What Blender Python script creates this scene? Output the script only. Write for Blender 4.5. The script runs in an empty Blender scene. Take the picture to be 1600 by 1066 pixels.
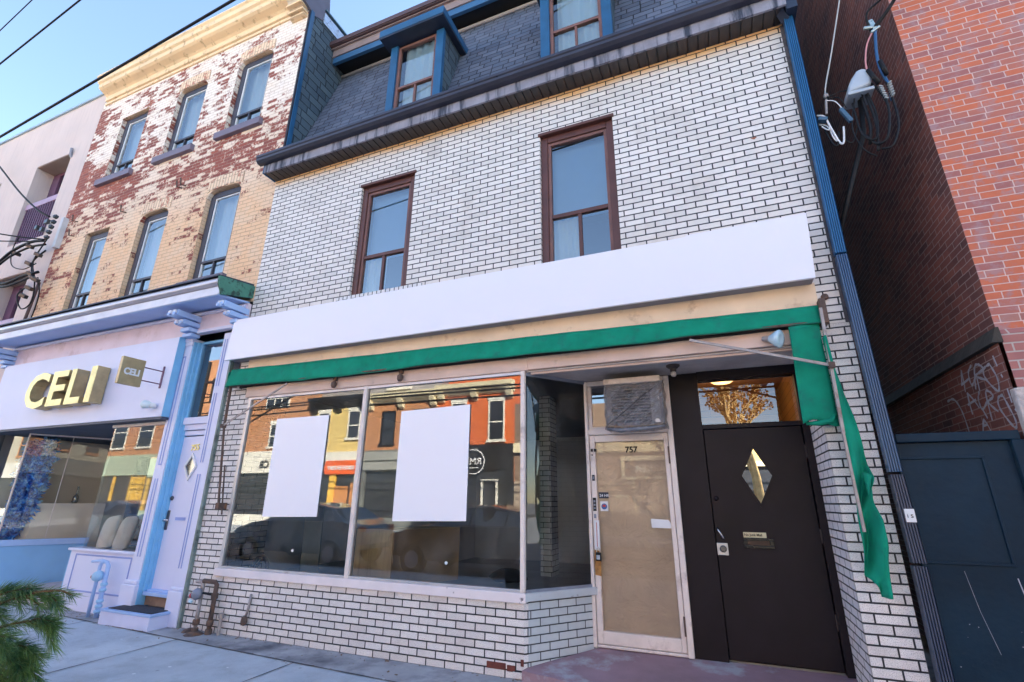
import bpy, math, random
from mathutils import Vector, Matrix
R = math.radians
random.seed(7)
sc = bpy.context.scene
COL = sc.collection

# ------------------------------------------------------------------ camera
cam_d = bpy.data.cameras.new('camera')
cam = bpy.data.objects.new('camera', cam_d)
COL.objects.link(cam)
cam_d.sensor_width = 36.0
cam_d.lens = 16.95
cam_d.clip_start = 0.05
cam_d.clip_end = 800.0


def cam_axes(a, b, g):
    ca, sa, cb, sb = math.cos(a), math.sin(a), math.cos(b), math.sin(b)
    f = Vector((sa * cb, ca * cb, sb))
    r = Vector((ca, -sa, 0))
    u = r.cross(f)
    cg, sg = math.cos(g), math.sin(g)
    return cg * r + sg * u, -sg * r + cg * u, f


cr, cu, cf = cam_axes(-0.39306421, 0.32052399, 0.00859349)
cam.matrix_world = Matrix(((cr.x, cu.x, -cf.x, 0.0), (cr.y, cu.y, -cf.y, -4.6), (cr.z, cu.z, -cf.z, 1.49), (0, 0, 0, 1)))
sc.camera = cam
sc.render.resolution_x = 1024
sc.render.resolution_y = 682

# ------------------------------------------------------------------ world, sun, exposure
SUN_AZ = 42.0      # degrees from +Y (behind the shops) towards +X
SUN_EL = 30.0
w = bpy.data.worlds.new('World')
sc.world = w
w.use_nodes = True
nt = w.node_tree
bg = nt.nodes['Background']
sky = nt.nodes.new('ShaderNodeTexSky')
sky.sky_type = 'NISHITA'
sky.sun_disc = False
sky.sun_elevation = R(SUN_EL)
sky.sun_rotation = R(SUN_AZ)
sky.air_density = 0.9
sky.dust_density = 0.2
sky.ozone_density = 2.0
nt.links.new(sky.outputs[0], bg.inputs[0])
bg.inputs[1].default_value = 0.10
sl = bpy.data.lights.new('sun', 'SUN')
sl.energy = 5.0
sl.angle = R(0.5)
sl.color = (1.0, 0.93, 0.82)
so = bpy.data.objects.new('sun', sl)
COL.objects.link(so)
sd = Vector((math.sin(R(SUN_AZ)) * math.cos(R(SUN_EL)), math.cos(R(SUN_AZ)) * math.cos(R(SUN_EL)), math.sin(R(SUN_EL))))
so.rotation_euler = sd.to_track_quat('Z', 'Y').to_euler()
so.location = sd * 60
sc.view_settings.view_transform = 'Standard'
sc.view_settings.look = 'None'
sc.view_settings.exposure = 2.6
sc.view_settings.use_white_balance = True      # camera white balance: warmer than daylight
sc.view_settings.white_balance_temperature = 7000
sc.view_settings.gamma = 1.0

# ------------------------------------------------------------------ mesh builder


class MB:
    def __init__(s):
        s.v = []
        s.f = []
        s.uvswap = set()

    def add(s, vs, fs):
        b = len(s.v)
        s.v += [tuple(p) for p in vs]
        s.f += [tuple(b + i for i in f) for f in fs]
        return s

    def box(s, x0, x1, y0, y1, z0, z1):
        if x0 > x1: x0, x1 = x1, x0
        if y0 > y1: y0, y1 = y1, y0
        if z0 > z1: z0, z1 = z1, z0
        return s.add([(x0, y0, z0), (x1, y0, z0), (x1, y1, z0), (x0, y1, z0), (x0, y0, z1), (x1, y0, z1), (x1, y1, z1), (x0, y1, z1)],
                     [(0, 3, 2, 1), (4, 5, 6, 7), (0, 1, 5, 4), (1, 2, 6, 5), (2, 3, 7, 6), (3, 0, 4, 7)])

    def hexa(s, p):   # 4 bottom points ccw, 4 top points
        return s.add(p, [(0, 3, 2, 1), (4, 5, 6, 7), (0, 1, 5, 4), (1, 2, 6, 5), (2, 3, 7, 6), (3, 0, 4, 7)])

    def quad(s, a, b, c, d):
        return s.add([a, b, c, d], [(0, 1, 2, 3)])

    def prism(s, poly, ax, a, b):   # polygon in the plane normal to ax, extruded from a to b
        n = len(poly)

        def P(q, t):
            if ax == 'x': return (t, q[0], q[1])
            if ax == 'y': return (q[0], t, q[1])
            return (q[0], q[1], t)
        vs = [P(q, a) for q in poly] + [P(q, b) for q in poly]
        fs = [tuple(range(n)), tuple(range(2 * n - 1, n - 1, -1))]
        fs += [(i, n + i, n + (i + 1) % n, (i + 1) % n) for i in range(n)]
        return s.add(vs, fs)

    def obox(s, c, h, rz=0.0, rx=0.0, ry=0.0):
        m = Matrix.Rotation(rz, 4, 'Z') @ Matrix.Rotation(rx, 4, 'X') @ Matrix.Rotation(ry, 4, 'Y')
        vs = []
        for z in (-1, 1):
            for x, y in ((-1, -1), (1, -1), (1, 1), (-1, 1)):
                vs.append(Vector(c) + m @ Vector((x * h[0], y * h[1], z * h[2])))
        return s.hexa(vs)

    def bar(s, a, b, wd, th):   # rectangular bar from a to b
        a, b = Vector(a), Vector(b)
        d = (b - a).normalized()
        up = Vector((0, 0, 1)) if abs(d.z) < .9 else Vector((0, 1, 0))
        p = d.cross(up).normalized()
        q = p.cross(d).normalized()
        vs = [o + p * i * wd / 2 + q * j * th / 2 for o in (a, b) for i, j in ((-1, -1), (1, -1), (1, 1), (-1, 1))]
        return s.hexa(vs)

    def tube(s, pts, r, n=8):
        pts = [Vector(p) for p in pts]
        m = len(pts)
        rr = r if isinstance(r, (list, tuple)) else [r] * m
        base = len(s.v)
        ref = None
        for i, p in enumerate(pts):
            d = (pts[min(i + 1, m - 1)] - pts[max(i - 1, 0)])
            if d.length < 1e-9: d = Vector((0, 0, 1))
            d.normalize()
            if ref is None:
                ref = Vector((0, 0, 1)) if abs(d.z) < .9 else Vector((1, 0, 0))
            a = (ref - d * ref.dot(d))
            if a.length < 1e-4: a = d.orthogonal()
            a.normalize()
            ref = a
            b = d.cross(a)
            for k in range(n):
                t = 2 * math.pi * k / n
                s.v.append(tuple(p + (a * math.cos(t) + b * math.sin(t)) * rr[i]))
        for i in range(m - 1):
            for k in range(n):
                k2 = (k + 1) % n
                s.f.append((base + i * n + k, base + i * n + k2, base + (i + 1) * n + k2, base + (i + 1) * n + k))
        s.f.append(tuple(base + k for k in range(n - 1, -1, -1)))
        s.f.append(tuple(base + (m - 1) * n + k for k in range(n)))
        return s

    def lathe(s, prof, c, d=(0, 0, 1), n=20):   # prof: (radius, distance along d)
        d = Vector(d).normalized()
        a = d.orthogonal().normalized()
        b = d.cross(a)
        c = Vector(c)
        base = len(s.v)
        for r, h in prof:
            for k in range(n):
                t = 2 * math.pi * k / n
                s.v.append(tuple(c + d * h + (a * math.cos(t) + b * math.sin(t)) * max(r, 1e-4)))
        for i in range(len(prof) - 1):
            for k in range(n):
                k2 = (k + 1) % n
                s.f.append((base + i * n + k, base + i * n + k2, base + (i + 1) * n + k2, base + (i + 1) * n + k))
        s.f.append(tuple(base + k for k in range(n - 1, -1, -1)))
        s.f.append(tuple(base + (len(prof) - 1) * n + k for k in range(n)))
        return s

    def grid(s, fn, nu, nv):   # fn(u,v) in 0..1 -> point
        base = len(s.v)
        for j in range(nv + 1):
            for i in range(nu + 1):
                s.v.append(tuple(fn(i / nu, j / nv)))
        for j in range(nv):
            for i in range(nu):
                a = base + j * (nu + 1) + i
                s.f.append((a, a + 1, a + nu + 2, a + nu + 1))
        return s

    def wall(s, x0, x1, z0, z1, y, holes, depth, back=None):
        """front sheet facing -y with rectangular or flat-arched holes and reveals going back by depth"""
        xs = sorted(set([x0, x1] + [h[0] for h in holes] + [h[1] for h in holes]))
        zs = sorted(set([z0, z1] + [h[2] for h in holes] + [h[3] for h in holes]))
        for i in range(len(xs) - 1):
            for j in range(len(zs) - 1):
                cx, cz = (xs[i] + xs[i + 1]) / 2, (zs[j] + zs[j + 1]) / 2
                if any(h[0] < cx < h[1] and h[2] < cz < h[3] for h in holes): continue
                s.quad((xs[i], y, zs[j]), (xs[i + 1], y, zs[j]), (xs[i + 1], y, zs[j + 1]), (xs[i], y, zs[j + 1]))
        for h in holes:
            a, b, c, d = h[:4]
            rise = h[4] if len(h) > 4 else 0
            Y = y + depth
            s.quad((a, Y, c), (a, y, c), (a, y, d - rise), (a, Y, d - rise))
            s.quad((b, y, c), (b, Y, c), (b, Y, d - rise), (b, y, d - rise))
            s.quad((a, Y, c), (b, Y, c), (b, y, c), (a, y, c))
            if not rise:
                s.quad((a, y, d), (b, y, d), (b, Y, d), (a, Y, d))
            else:
                n = 12
                P = []
                for k in range(n + 1):
                    t = k / n
                    q = abs(2 * t - 1)
                    P.append((a + (b - a) * t, d - rise * (1 - (1 - q ** 5) ** 0.7)))
                for k in range(n):
                    (xa, za), (xb, zb) = P[k], P[k + 1]
                    s.quad((xa, y, za), (xb, y, zb), (xb, y, d), (xa, y, d))
                    s.quad((xa, y, za), (xa, Y, za), (xb, Y, zb), (xb, y, zb))
        return s

    def text(s, body, size, origin, ux, uz, depth=0.004, bold=0.0, align='LEFT', squash=1.0):
        """solid lettering: ux = reading direction, uz = up direction"""
        cu_ = bpy.data.curves.new('lettering', 'FONT')
        cu_.body = body
        cu_.size = size
        cu_.extrude = depth / 2
        cu_.offset = bold
        cu_.resolution_u = 3
        cu_.align_x = align
        to = bpy.data.objects.new('lettering', cu_)
        COL.objects.link(to)
        dg = bpy.context.evaluated_depsgraph_get()
        me = bpy.data.meshes.new_from_object(to.evaluated_get(dg))
        ux, uz, o = Vector(ux).normalized(), Vector(uz).normalized(), Vector(origin)
        un = ux.cross(uz)
        vs = [o + ux * v.co.x * squash + uz * v.co.y + un * v.co.z for v in me.vertices]
        s.add(vs, [tuple(p.vertices) for p in me.polygons])
        bpy.data.objects.remove(to)
        bpy.data.curves.remove(cu_)
        bpy.data.meshes.remove(me)
        return s


ORG = {}


def tag(o, label=None, cat=None, group=None, kind=None):
    if label: o['label'] = label
    if cat: o['category'] = cat
    if group: o['group'] = group
    if kind: o['kind'] = kind
    return o


def thing(name, loc, label, cat, group=None, kind=None):
    o = bpy.data.objects.new(name, None)
    COL.objects.link(o)
    o.location = loc
    o.empty_display_size = .2
    ORG[o.name] = Vector(loc)
    return tag(o, label, cat, group, kind)


def obj(name, mb, mat, parent=None, bevel=0.0, smooth=False, seg=2):
    me = bpy.data.meshes.new(name)
    if parent is not None:
        org = ORG[parent.name]
    else:
        lo = [min(v[i] for v in mb.v) for i in range(3)]
        hi = [max(v[i] for v in mb.v) for i in range(3)]
        org = Vector(((lo[0] + hi[0]) / 2, (lo[1] + hi[1]) / 2, lo[2]))
    me.from_pydata([(v[0] - org.x, v[1] - org.y, v[2] - org.z) for v in mb.v], [], mb.f)
    uv = me.uv_layers.new(name='metres')
    for p in me.polygons:
        n = p.normal
        if abs(n.z) > .8:
            for li in p.loop_indices:
                c = me.vertices[me.loops[li].vertex_index].co + org
                uv.data[li].uv = (c.x, c.y)
        else:
            t = Vector((-n.y, n.x, 0)).normalized()
            k = 1 / math.sqrt(max(1e-4, 1 - n.z * n.z))
            for li in p.loop_indices:
                c = me.vertices[me.loops[li].vertex_index].co + org
                uv.data[li].uv = (c.dot(t), c.z * k)
    me.materials.append(mat)
    if smooth:
        for p in me.polygons: p.use_smooth = True
    o = bpy.data.objects.new(name, me)
    COL.objects.link(o)
    if parent is not None:
        o.parent = parent
    else:
        o.location = org
    ORG[o.name] = org
    if bevel:
        md = o.modifiers.new('bevel', 'BEVEL')
        md.width = bevel
        md.segments = seg
        md.limit_method = 'ANGLE'
        md.angle_limit = R(40)
    return o


def split_pieces(o):
    """turn the loose pieces of one mesh object into objects of their own under the same parent"""
    me = o.data
    par = list(range(len(me.vertices)))

    def find(i):
        while par[i] != i:
            par[i] = par[par[i]]
            i = par[i]
        return i
    for e in me.edges:
        a_, b_ = find(e.vertices[0]), find(e.vertices[1])
        if a_ != b_: par[a_] = b_
    groups = {}
    for p_ in me.polygons: groups.setdefault(find(p_.vertices[0]), []).append(p_)
    if len(groups) < 2: return
    for g_ in groups.values():
        idx = sorted({v_ for p_ in g_ for v_ in p_.vertices})
        mp_ = {v_: k_ for k_, v_ in enumerate(idx)}
        m2 = bpy.data.meshes.new(o.name)
        m2.from_pydata([tuple(me.vertices[i].co) for i in idx], [], [tuple(mp_[v_] for v_ in p_.vertices) for p_ in g_])
        u2 = m2.uv_layers.new(name='metres')
        k_ = 0
        for p_ in g_:
            for li in p_.loop_indices:
                u2.data[k_].uv = me.uv_layers[0].data[li].uv
                k_ += 1
        for q_, p_ in zip(m2.polygons, g_): q_.use_smooth = p_.use_smooth
        m2.materials.append(me.materials[0])
        c = bpy.data.objects.new(o.name.split('.')[0], m2)
        COL.objects.link(c)
        c.parent = o.parent
        c.location = o.location
        for md_ in o.modifiers:
            n_ = c.modifiers.new(md_.name, md_.type)
            if md_.type == 'BEVEL':
                n_.width, n_.segments, n_.limit_method, n_.angle_limit = md_.width, md_.segments, 'ANGLE', md_.angle_limit
    bpy.data.objects.remove(o)


def swap_uv(o, scale=1.0):
    for d in o.data.uv_layers[0].data:
        d.uv = (d.uv[1] * scale, d.uv[0] * scale)


# ------------------------------------------------------------------ materials
def newmat(name):
    m = bpy.data.materials.new(name)
    m.use_nodes = True
    t = m.node_tree
    return m, t, t.nodes['Principled BSDF'], t.nodes, t.links


def nd(N, typ, **kw):
    n = N.new(typ)
    for k, v in kw.items(): setattr(n, k, v)
    return n


def ramp(N, L, src, a, b, ca=(0, 0, 0, 1), cb=(1, 1, 1, 1)):
    r = N.new('ShaderNodeValToRGB')
    r.color_ramp.elements[0].position = a
    r.color_ramp.elements[1].position = b
    r.color_ramp.elements[0].color = ca
    r.color_ramp.elements[1].color = cb
    L.new(src, r.inputs[0])
    return r.outputs[0]


def mixc(N, L, fac, a, b, blend='MIX'):
    m = N.new('ShaderNodeMix')
    m.data_type = 'RGBA'
    m.blend_type = blend
    for inp, val in ((m.inputs[0], fac), (m.inputs[6], a), (m.inputs[7], b)):
        if hasattr(val, 'is_output') or isinstance(val, bpy.types.NodeSocket): L.new(val, inp)
        elif isinstance(val, (int, float)): inp.default_value = val
        else: inp.default_value = (*val[:3], 1)
    return m.outputs[2]


def noise(N, L, vec, scale, detail=4, rough=.55, dist=0.0):
    n = N.new('ShaderNodeTexNoise')
    n.inputs['Scale'].default_value = scale
    n.inputs['Detail'].default_value = detail
    n.inputs['Roughness'].default_value = rough
    n.inputs['Distortion'].default_value = dist
    if vec is not None: L.new(vec, n.inputs['Vector'])
    return n.outputs['Fac']


def math_n(N, L, op, a, b=None, clamp=False):
    m = N.new('ShaderNodeMath')
    m.operation = op
    m.use_clamp = clamp
    for i, val in enumerate((a, b)):
        if val is None: continue
        if isinstance(val, bpy.types.NodeSocket): L.new(val, m.inputs[i])
        else: m.inputs[i].default_value = val
    return m.outputs[0]


def bump(N, L, h, dist, strength=1.0, prev=None):
    b = N.new('ShaderNodeBump')
    b.inputs['Strength'].default_value = strength
    b.inputs['Distance'].default_value = dist
    L.new(h, b.inputs['Height'])
    if prev is not None: L.new(prev, b.inputs['Normal'])
    return b.outputs[0]


MATS = {}


def flat(name, col, rough=.6, metal=0.0, var=.12, vs=3.0, bs=90.0, bd=.0006, dirt=None, dscale=2.5, dlo=.5, dhi=.7, streak=False, coat=0.0, spec=.5):
    if name in MATS: return MATS[name]
    m, t, b, N, L = newmat(name)
    tc = N.new('ShaderNodeTexCoord')
    v = tc.outputs['Object']
    n1 = noise(N, L, v, vs, 6, .6)
    c = mixc(N, L, ramp(N, L, n1, .3, .7), tuple(x * (1 - var) for x in col), tuple(min(1, x * (1 + var)) for x in col))
    if dirt:
        vv = v
        if streak:
            mp = N.new('ShaderNodeMapping')
            mp.inputs['Scale'].default_value = (6, 6, .5)
            L.new(v, mp.inputs[0])
            vv = mp.outputs[0]
        n2 = noise(N, L, vv, dscale, 8, .65)
        c = mixc(N, L, ramp(N, L, n2, dlo, dhi), c, dirt)
    L.new(c, b.inputs['Base Color'])
    b.inputs['Roughness'].default_value = rough
    b.inputs['Metallic'].default_value = metal
    b.inputs['Coat Weight'].default_value = coat
    b.inputs['Specular IOR Level'].default_value = spec
    rr = N.new('ShaderNodeMapRange')
    rr.inputs[3].default_value = max(.03, rough - .1)
    rr.inputs[4].default_value = min(1, rough + .12)
    L.new(noise(N, L, v, vs * 4, 4), rr.inputs[0])
    L.new(rr.outputs[0], b.inputs['Roughness'])
    if bd:
        L.new(bump(N, L, noise(N, L, v, bs, 3), bd), b.inputs['Normal'])
    MATS[name] = m
    return m


def brick(name, c1, c2, mort, bw=.205, rh=.0677, ms=.008, off=.5, bd=.006, rough=.75, speck=None, speck_scale=260, speck_amt=.5, dirt=None,
          dlo=.55, dhi=.75, dscale=1.2, spec=.5, warm=None, soot=None, wob=0.0, tri=None, squash=1.0):
    m, t, b, N, L = newmat(name)
    uv = N.new('ShaderNodeUVMap')
    uv.uv_map = 'metres'
    v = uv.outputs[0]
    vb = v
    if wob:
        nz = N.new('ShaderNodeTexNoise')
        nz.inputs['Scale'].default_value = 9
        L.new(v, nz.inputs['Vector'])
        sub = N.new('ShaderNodeVectorMath')
        sub.operation = 'SUBTRACT'
        L.new(nz.outputs['Color'], sub.inputs[0])
        sub.inputs[1].default_value = (.5, .5, .5)
        scn = N.new('ShaderNodeVectorMath')
        scn.operation = 'SCALE'
        scn.inputs['Scale'].default_value = wob
        L.new(sub.outputs[0], scn.inputs[0])
        ad = N.new('ShaderNodeVectorMath')
        L.new(v, ad.inputs[0])
        L.new(scn.outputs[0], ad.inputs[1])
        vb = ad.outputs[0]

    def bt(ca, cb, cm, ms_=ms):
        k = N.new('ShaderNodeTexBrick')
        k.offset = off
        L.new(vb, k.inputs['Vector'])
        k.inputs['Color1'].default_value = (*ca, 1)
        k.inputs['Color2'].default_value = (*cb, 1)
        k.inputs['Mortar'].default_value = (*cm, 1)
        k.squash, k.squash_frequency = squash, 3
        k.inputs['Scale'].default_value = 1
        k.inputs['Mortar Size'].default_value = ms_
        k.inputs['Mortar Smooth'].default_value = .15
        k.inputs['Bias'].default_value = -.25
        k.inputs['Brick Width'].default_value = bw
        k.inputs['Row Height'].default_value = rh
        return k
    k = bt(c1, c2, mort)
    c = k.outputs['Color']
    mortar = k.outputs['Fac']
    body = math_n(N, L, 'SUBTRACT', 1.0, mortar)
    if tri:   # three brick tones picked brick by brick
        kr = bt((0, 0, 0), (1, 1, 1), (.5, .5, .5)).outputs['Color']
        q1 = mixc(N, L, math_n(N, L, 'MULTIPLY', ramp(N, L, kr, .26, .30), body), c, tri[0])
        q2 = mixc(N, L, math_n(N, L, 'MULTIPLY', ramp(N, L, kr, .48, .52), body), q1, tri[1])
        c = mixc(N, L, math_n(N, L, 'MULTIPLY', ramp(N, L, kr, .72, .76), body), q2, tri[2])
    n1 = noise(N, L, v, 22, 5, .6)
    c = mixc(N, L, math_n(N, L, 'MULTIPLY', ramp(N, L, n1, .35, .75), .12), c, (.35, .3, .3), 'MULTIPLY')
    if speck:
        sp = noise(N, L, v, speck_scale, 2, .7)
        f = math_n(N, L, 'MULTIPLY', math_n(N, L, 'MULTIPLY', ramp(N, L, sp, .52, .6), speck_amt), body)
        c = mixc(N, L, f, c, speck)
    if warm:   # (colour, z start, z end): warm bounce light under the eave, painted on the top courses
        sx = N.new('ShaderNodeSeparateXYZ')
        L.new(v, sx.inputs[0])
        z = math_n(N, L, 'ADD', sx.outputs['Y'], math_n(N, L, 'MULTIPLY', noise(N, L, v, 1.3, 5), .22))
        r_ = N.new('ShaderNodeMapRange')
        L.new(z, r_.inputs[0])
        r_.inputs[1].default_value = warm[1]
        r_.inputs[2].default_value = warm[2]
        c = mixc(N, L, math_n(N, L, 'MULTIPLY', r_.outputs[0], body), c, warm[0])
    if dirt:
        f = math_n(N, L, 'MULTIPLY', ramp(N, L, noise(N, L, v, dscale, 9, .68), dlo, dhi), .8)
        c = mixc(N, L, math_n(N, L, 'MULTIPLY', f, body), c, dirt)
    L.new(c, b.inputs['Base Color'])
    b.inputs['Roughness'].default_value = rough
    b.inputs['Specular IOR Level'].default_value = spec
    # per-brick height + mortar recess + face texture
    k2 = bt((0, 0, 0), (1, 1, 1), (0, 0, 0))
    h = math_n(N, L, 'ADD', math_n(N, L, 'MULTIPLY', body, 1.0), math_n(N, L, 'MULTIPLY', k2.outputs['Color'], .12))
    h = math_n(N, L, 'ADD', h, math_n(N, L, 'MULTIPLY', noise(N, L, v, 120, 4, .7), .14))
    L.new(bump(N, L, h, bd), b.inputs['Normal'])
    MATS[name] = m
    return m


def glass(name, ior=1.9, tint=(.86, .9, .9), rough=0.0, dust=.0, wav=.0003):
    m, t, b, N, L = newmat(name)
    N.remove(b)
    out = N['Material Output']
    tr = N.new('ShaderNodeBsdfTransparent')
    tr.inputs[0].default_value = (*tint, 1)
    gl = N.new('ShaderNodeBsdfGlossy')
    gl.inputs['Roughness'].default_value = rough
    gl.inputs['Color'].default_value = (.95, .98, 1, 1)
    fr = N.new('ShaderNodeFresnel')
    fr.inputs[0].default_value = ior
    tc = N.new('ShaderNodeTexCoord')
    bn = bump(N, L, noise(N, L, tc.outputs['Object'], .9, 1), wav)
    L.new(bn, fr.inputs['Normal'])
    L.new(bn, gl.inputs['Normal'])
    mx = N.new('ShaderNodeMixShader')
    L.new(fr.outputs[0], mx.inputs[0])
    L.new(tr.outputs[0], mx.inputs[1])
    L.new(gl.outputs[0], mx.inputs[2])
    last = mx.outputs[0]
    if dust:
        df = N.new('ShaderNodeBsdfDiffuse')
        df.inputs[0].default_value = (.6, .62, .62, 1)
        m2 = N.new('ShaderNodeMixShader')
        f = math_n(N, L, 'MULTIPLY', ramp(N, L, noise(N, L, tc.outputs['Object'], 2.2, 7, .65), .42, .8), dust)
        L.new(f, m2.inputs[0])
        L.new(last, m2.inputs[1])
        L.new(df.outputs[0], m2.inputs[2])
        last = m2.outputs[0]
    L.new(last, out.inputs[0])
    MATS[name] = m
    return m


def emit(name, col, s):
    m, t, b, N, L = newmat(name)
    b.inputs['Base Color'].default_value = (*col, 1)
    b.inputs['Emission Color'].default_value = (*col, 1)
    b.inputs['Emission Strength'].default_value = s
    return m


white_brick = brick('white_glazed_brick', (.88, .83, .79), (.70, .66, .62), (.02, .02, .025), ms=.0066, speck=(.22, .2, .22), speck_amt=.22,
                    rough=.5, bd=.006, warm=((.82, .52, .27), 6.27, 6.40), dirt=(.50, .43, .38), dlo=.54, dhi=.80, dscale=1.7, wob=.003)
white_brick_low = brick('white_speckled_brick', (.88, .83, .80), (.70, .65, .62), (.02, .02, .025), ms=.0066, speck=(.16, .14, .15), speck_amt=.5,
                        speck_scale=170, rough=.6, bd=.005, dirt=(.50, .42, .40), dlo=.52, dhi=.85, dscale=2.6, wob=.003)
white_brick_plain = brick('white_painted_brick', (.84, .80, .82), (.78, .74, .76), (.03, .03, .035), ms=.0065, rough=.5, bd=.005)
grey_brick = brick('painted_stair_brick', (.55, .58, .60), (.48, .52, .54), (.03, .035, .04), ms=.005, rough=.5, bd=.005)
red_brick = brick('orange_red_brick', (.62, .165, .085), (.46, .13, .09), (.70, .52, .48), ms=.0040, bd=.004, bw=.215, rh=.0625, squash=.55, tri=((.50, .165, .12), (.40, .145, .13), (.46, .22, .17)), dirt=(.40, .24, .25), dlo=.50,
                  dhi=.62, dscale=7, wob=.006, rough=.85)
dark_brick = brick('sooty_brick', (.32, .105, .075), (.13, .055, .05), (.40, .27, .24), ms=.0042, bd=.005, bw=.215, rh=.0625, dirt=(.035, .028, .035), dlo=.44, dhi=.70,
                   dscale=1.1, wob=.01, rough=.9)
opp_brown = brick('brown_brick', (.55, .24, .10), (.42, .17, .08), (.4, .3, .22), ms=.006)
opp_yellow = brick('yellow_painted_brick', (.75, .56, .2), (.7, .5, .17), (.6, .45, .2), ms=.006)
opp_red = brick('bright_red_brick', (.72, .16, .04), (.65, .13, .035), (.5, .12, .05), ms=.006)
opp_cream = brick('cream_brick', (.6, .55, .42), (.5, .47, .38), (.4, .37, .3), ms=.006)


def peeling(name):
    """red brick under peeling cream paint; more paint lost in the band between the upper floors"""
    m, t, b, N, L = newmat(name)
    uv = N.new('ShaderNodeUVMap')
    uv.uv_map = 'metres'
    v = uv.outputs[0]
    nz = N.new('ShaderNodeTexNoise')
    nz.inputs['Scale'].default_value = 7
    L.new(v, nz.inputs['Vector'])
    sub = N.new('ShaderNodeVectorMath')
    sub.operation = 'MULTIPLY_ADD'
    L.new(nz.outputs['Color'], sub.inputs[0])
    sub.inputs[1].default_value = (.016, .016, 0)
    L.new(v, sub.inputs[2])
    vb = sub.outputs[0]

    def bt(ca, cb, cm):
        k = N.new('ShaderNodeTexBrick')
        L.new(vb, k.inputs['Vector'])
        for nme, c in (('Color1', ca), ('Color2', cb), ('Mortar', cm)): k.inputs[nme].default_value = (*c, 1)
        k.inputs['Scale'].default_value = 1
        k.inputs['Mortar Size'].default_value = .006
        k.inputs['Mortar Smooth'].default_value = .3
        k.inputs['Brick Width'].default_value = .21
        k.inputs['Row Height'].default_value = .07
        return k
    red = bt((.42, .10, .06), (.26, .07, .055), (.34, .19, .15))
    rnd = bt((0, 0, 0), (1, 1, 1), (.5, .5, .5))
    body = math_n(N, L, 'SUBTRACT', 1, red.outputs['Fac'])
    sx = N.new('ShaderNodeSeparateXYZ')
    L.new(v, sx.inputs[0])
    z = sx.outputs['Y']
    x = sx.outputs['X']
    zz = math_n(N, L, 'ADD', z, math_n(N, L, 'MULTIPLY', noise(N, L, v, 1.6, 6), 1.6))
    # paint colour: white high up, yellow-cream below
    r_ = N.new('ShaderNodeMapRange')
    L.new(zz, r_.inputs[0])
    r_.inputs[1].default_value = 6.7
    r_.inputs[2].default_value = 9.3
    paint = mixc(N, L, r_.outputs[0], (.86, .56, .34), (.92, .82, .74))
    paint = mixc(N, L, math_n(N, L, 'MULTIPLY', ramp(N, L, noise(N, L, v, 3, 6), .45, .7), .5), paint, (.80, .66, .52))
    paint = mixc(N, L, math_n(N, L, 'MULTIPLY', red.outputs['Fac'], .55), paint, (.42, .27, .18))
    # paint loss
    band = N.new('ShaderNodeValToRGB')
    e = band.color_ramp.elements
    e[0].position, e[0].color = 0.0, (.13, .13, .13, 1)
    e[1].position, e[1].color = 1.0, (.23, .23, .23, 1)
    for p, c in ((.28, .17), (.38, .28), (.47, .41), (.56, .37), (.70, .29), (.85, .30)):
        q = e.new(p)
        q.color = (c, c, c, 1)
    zr = N.new('ShaderNodeMapRange')
    L.new(z, zr.inputs[0])
    zr.inputs[1].default_value = 4.4
    zr.inputs[2].default_value = 10.4
    L.new(zr.outputs[0], band.inputs[0])
    left = N.new('ShaderNodeMapRange')
    L.new(x, left.inputs[0])
    left.inputs[1].default_value = -12.4
    left.inputs[2].default_value = -10.6
    left.inputs[3].default_value = .10
    left.inputs[4].default_value = 0
    big = noise(N, L, v, 1.1, 8, .66, .5)
    fine = noise(N, L, v, 17, 8, .8)
    sc_ = math_n(N, L, 'MULTIPLY', big, .85)
    sc_ = math_n(N, L, 'ADD', sc_, math_n(N, L, 'MULTIPLY', fine, .62))
    sc_ = math_n(N, L, 'ADD', sc_, math_n(N, L, 'MULTIPLY', rnd.outputs['Color'], .20))
    sc_ = math_n(N, L, 'ADD', sc_, math_n(N, L, 'MULTIPLY', red.outputs['Fac'], -.05))
    sc_ = math_n(N, L, 'ADD', sc_, math_n(N, L, 'MULTIPLY', band.outputs[0], .62))
    sc_ = math_n(N, L, 'ADD', sc_, left.outputs[0])
    loss = ramp(N, L, math_n(N, L, 'MULTIPLY', sc_, .5), .524, .534)
    c = mixc(N, L, loss, paint, red.outputs['Color'])
    L.new(c, b.inputs['Base Color'])
    b.inputs['Roughness'].default_value = .85
    h = math_n(N, L, 'ADD', math_n(N, L, 'MULTIPLY', body, 1.0), math_n(N, L, 'MULTIPLY', loss, -.3))
    h = math_n(N, L, 'ADD', h, math_n(N, L, 'MULTIPLY', noise(N, L, v, 45, 5, .7), .5))
    L.new(bump(N, L, h, .006), b.inputs['Normal'])
    return m


peel_brick = peeling('peeling_painted_brick')


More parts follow.
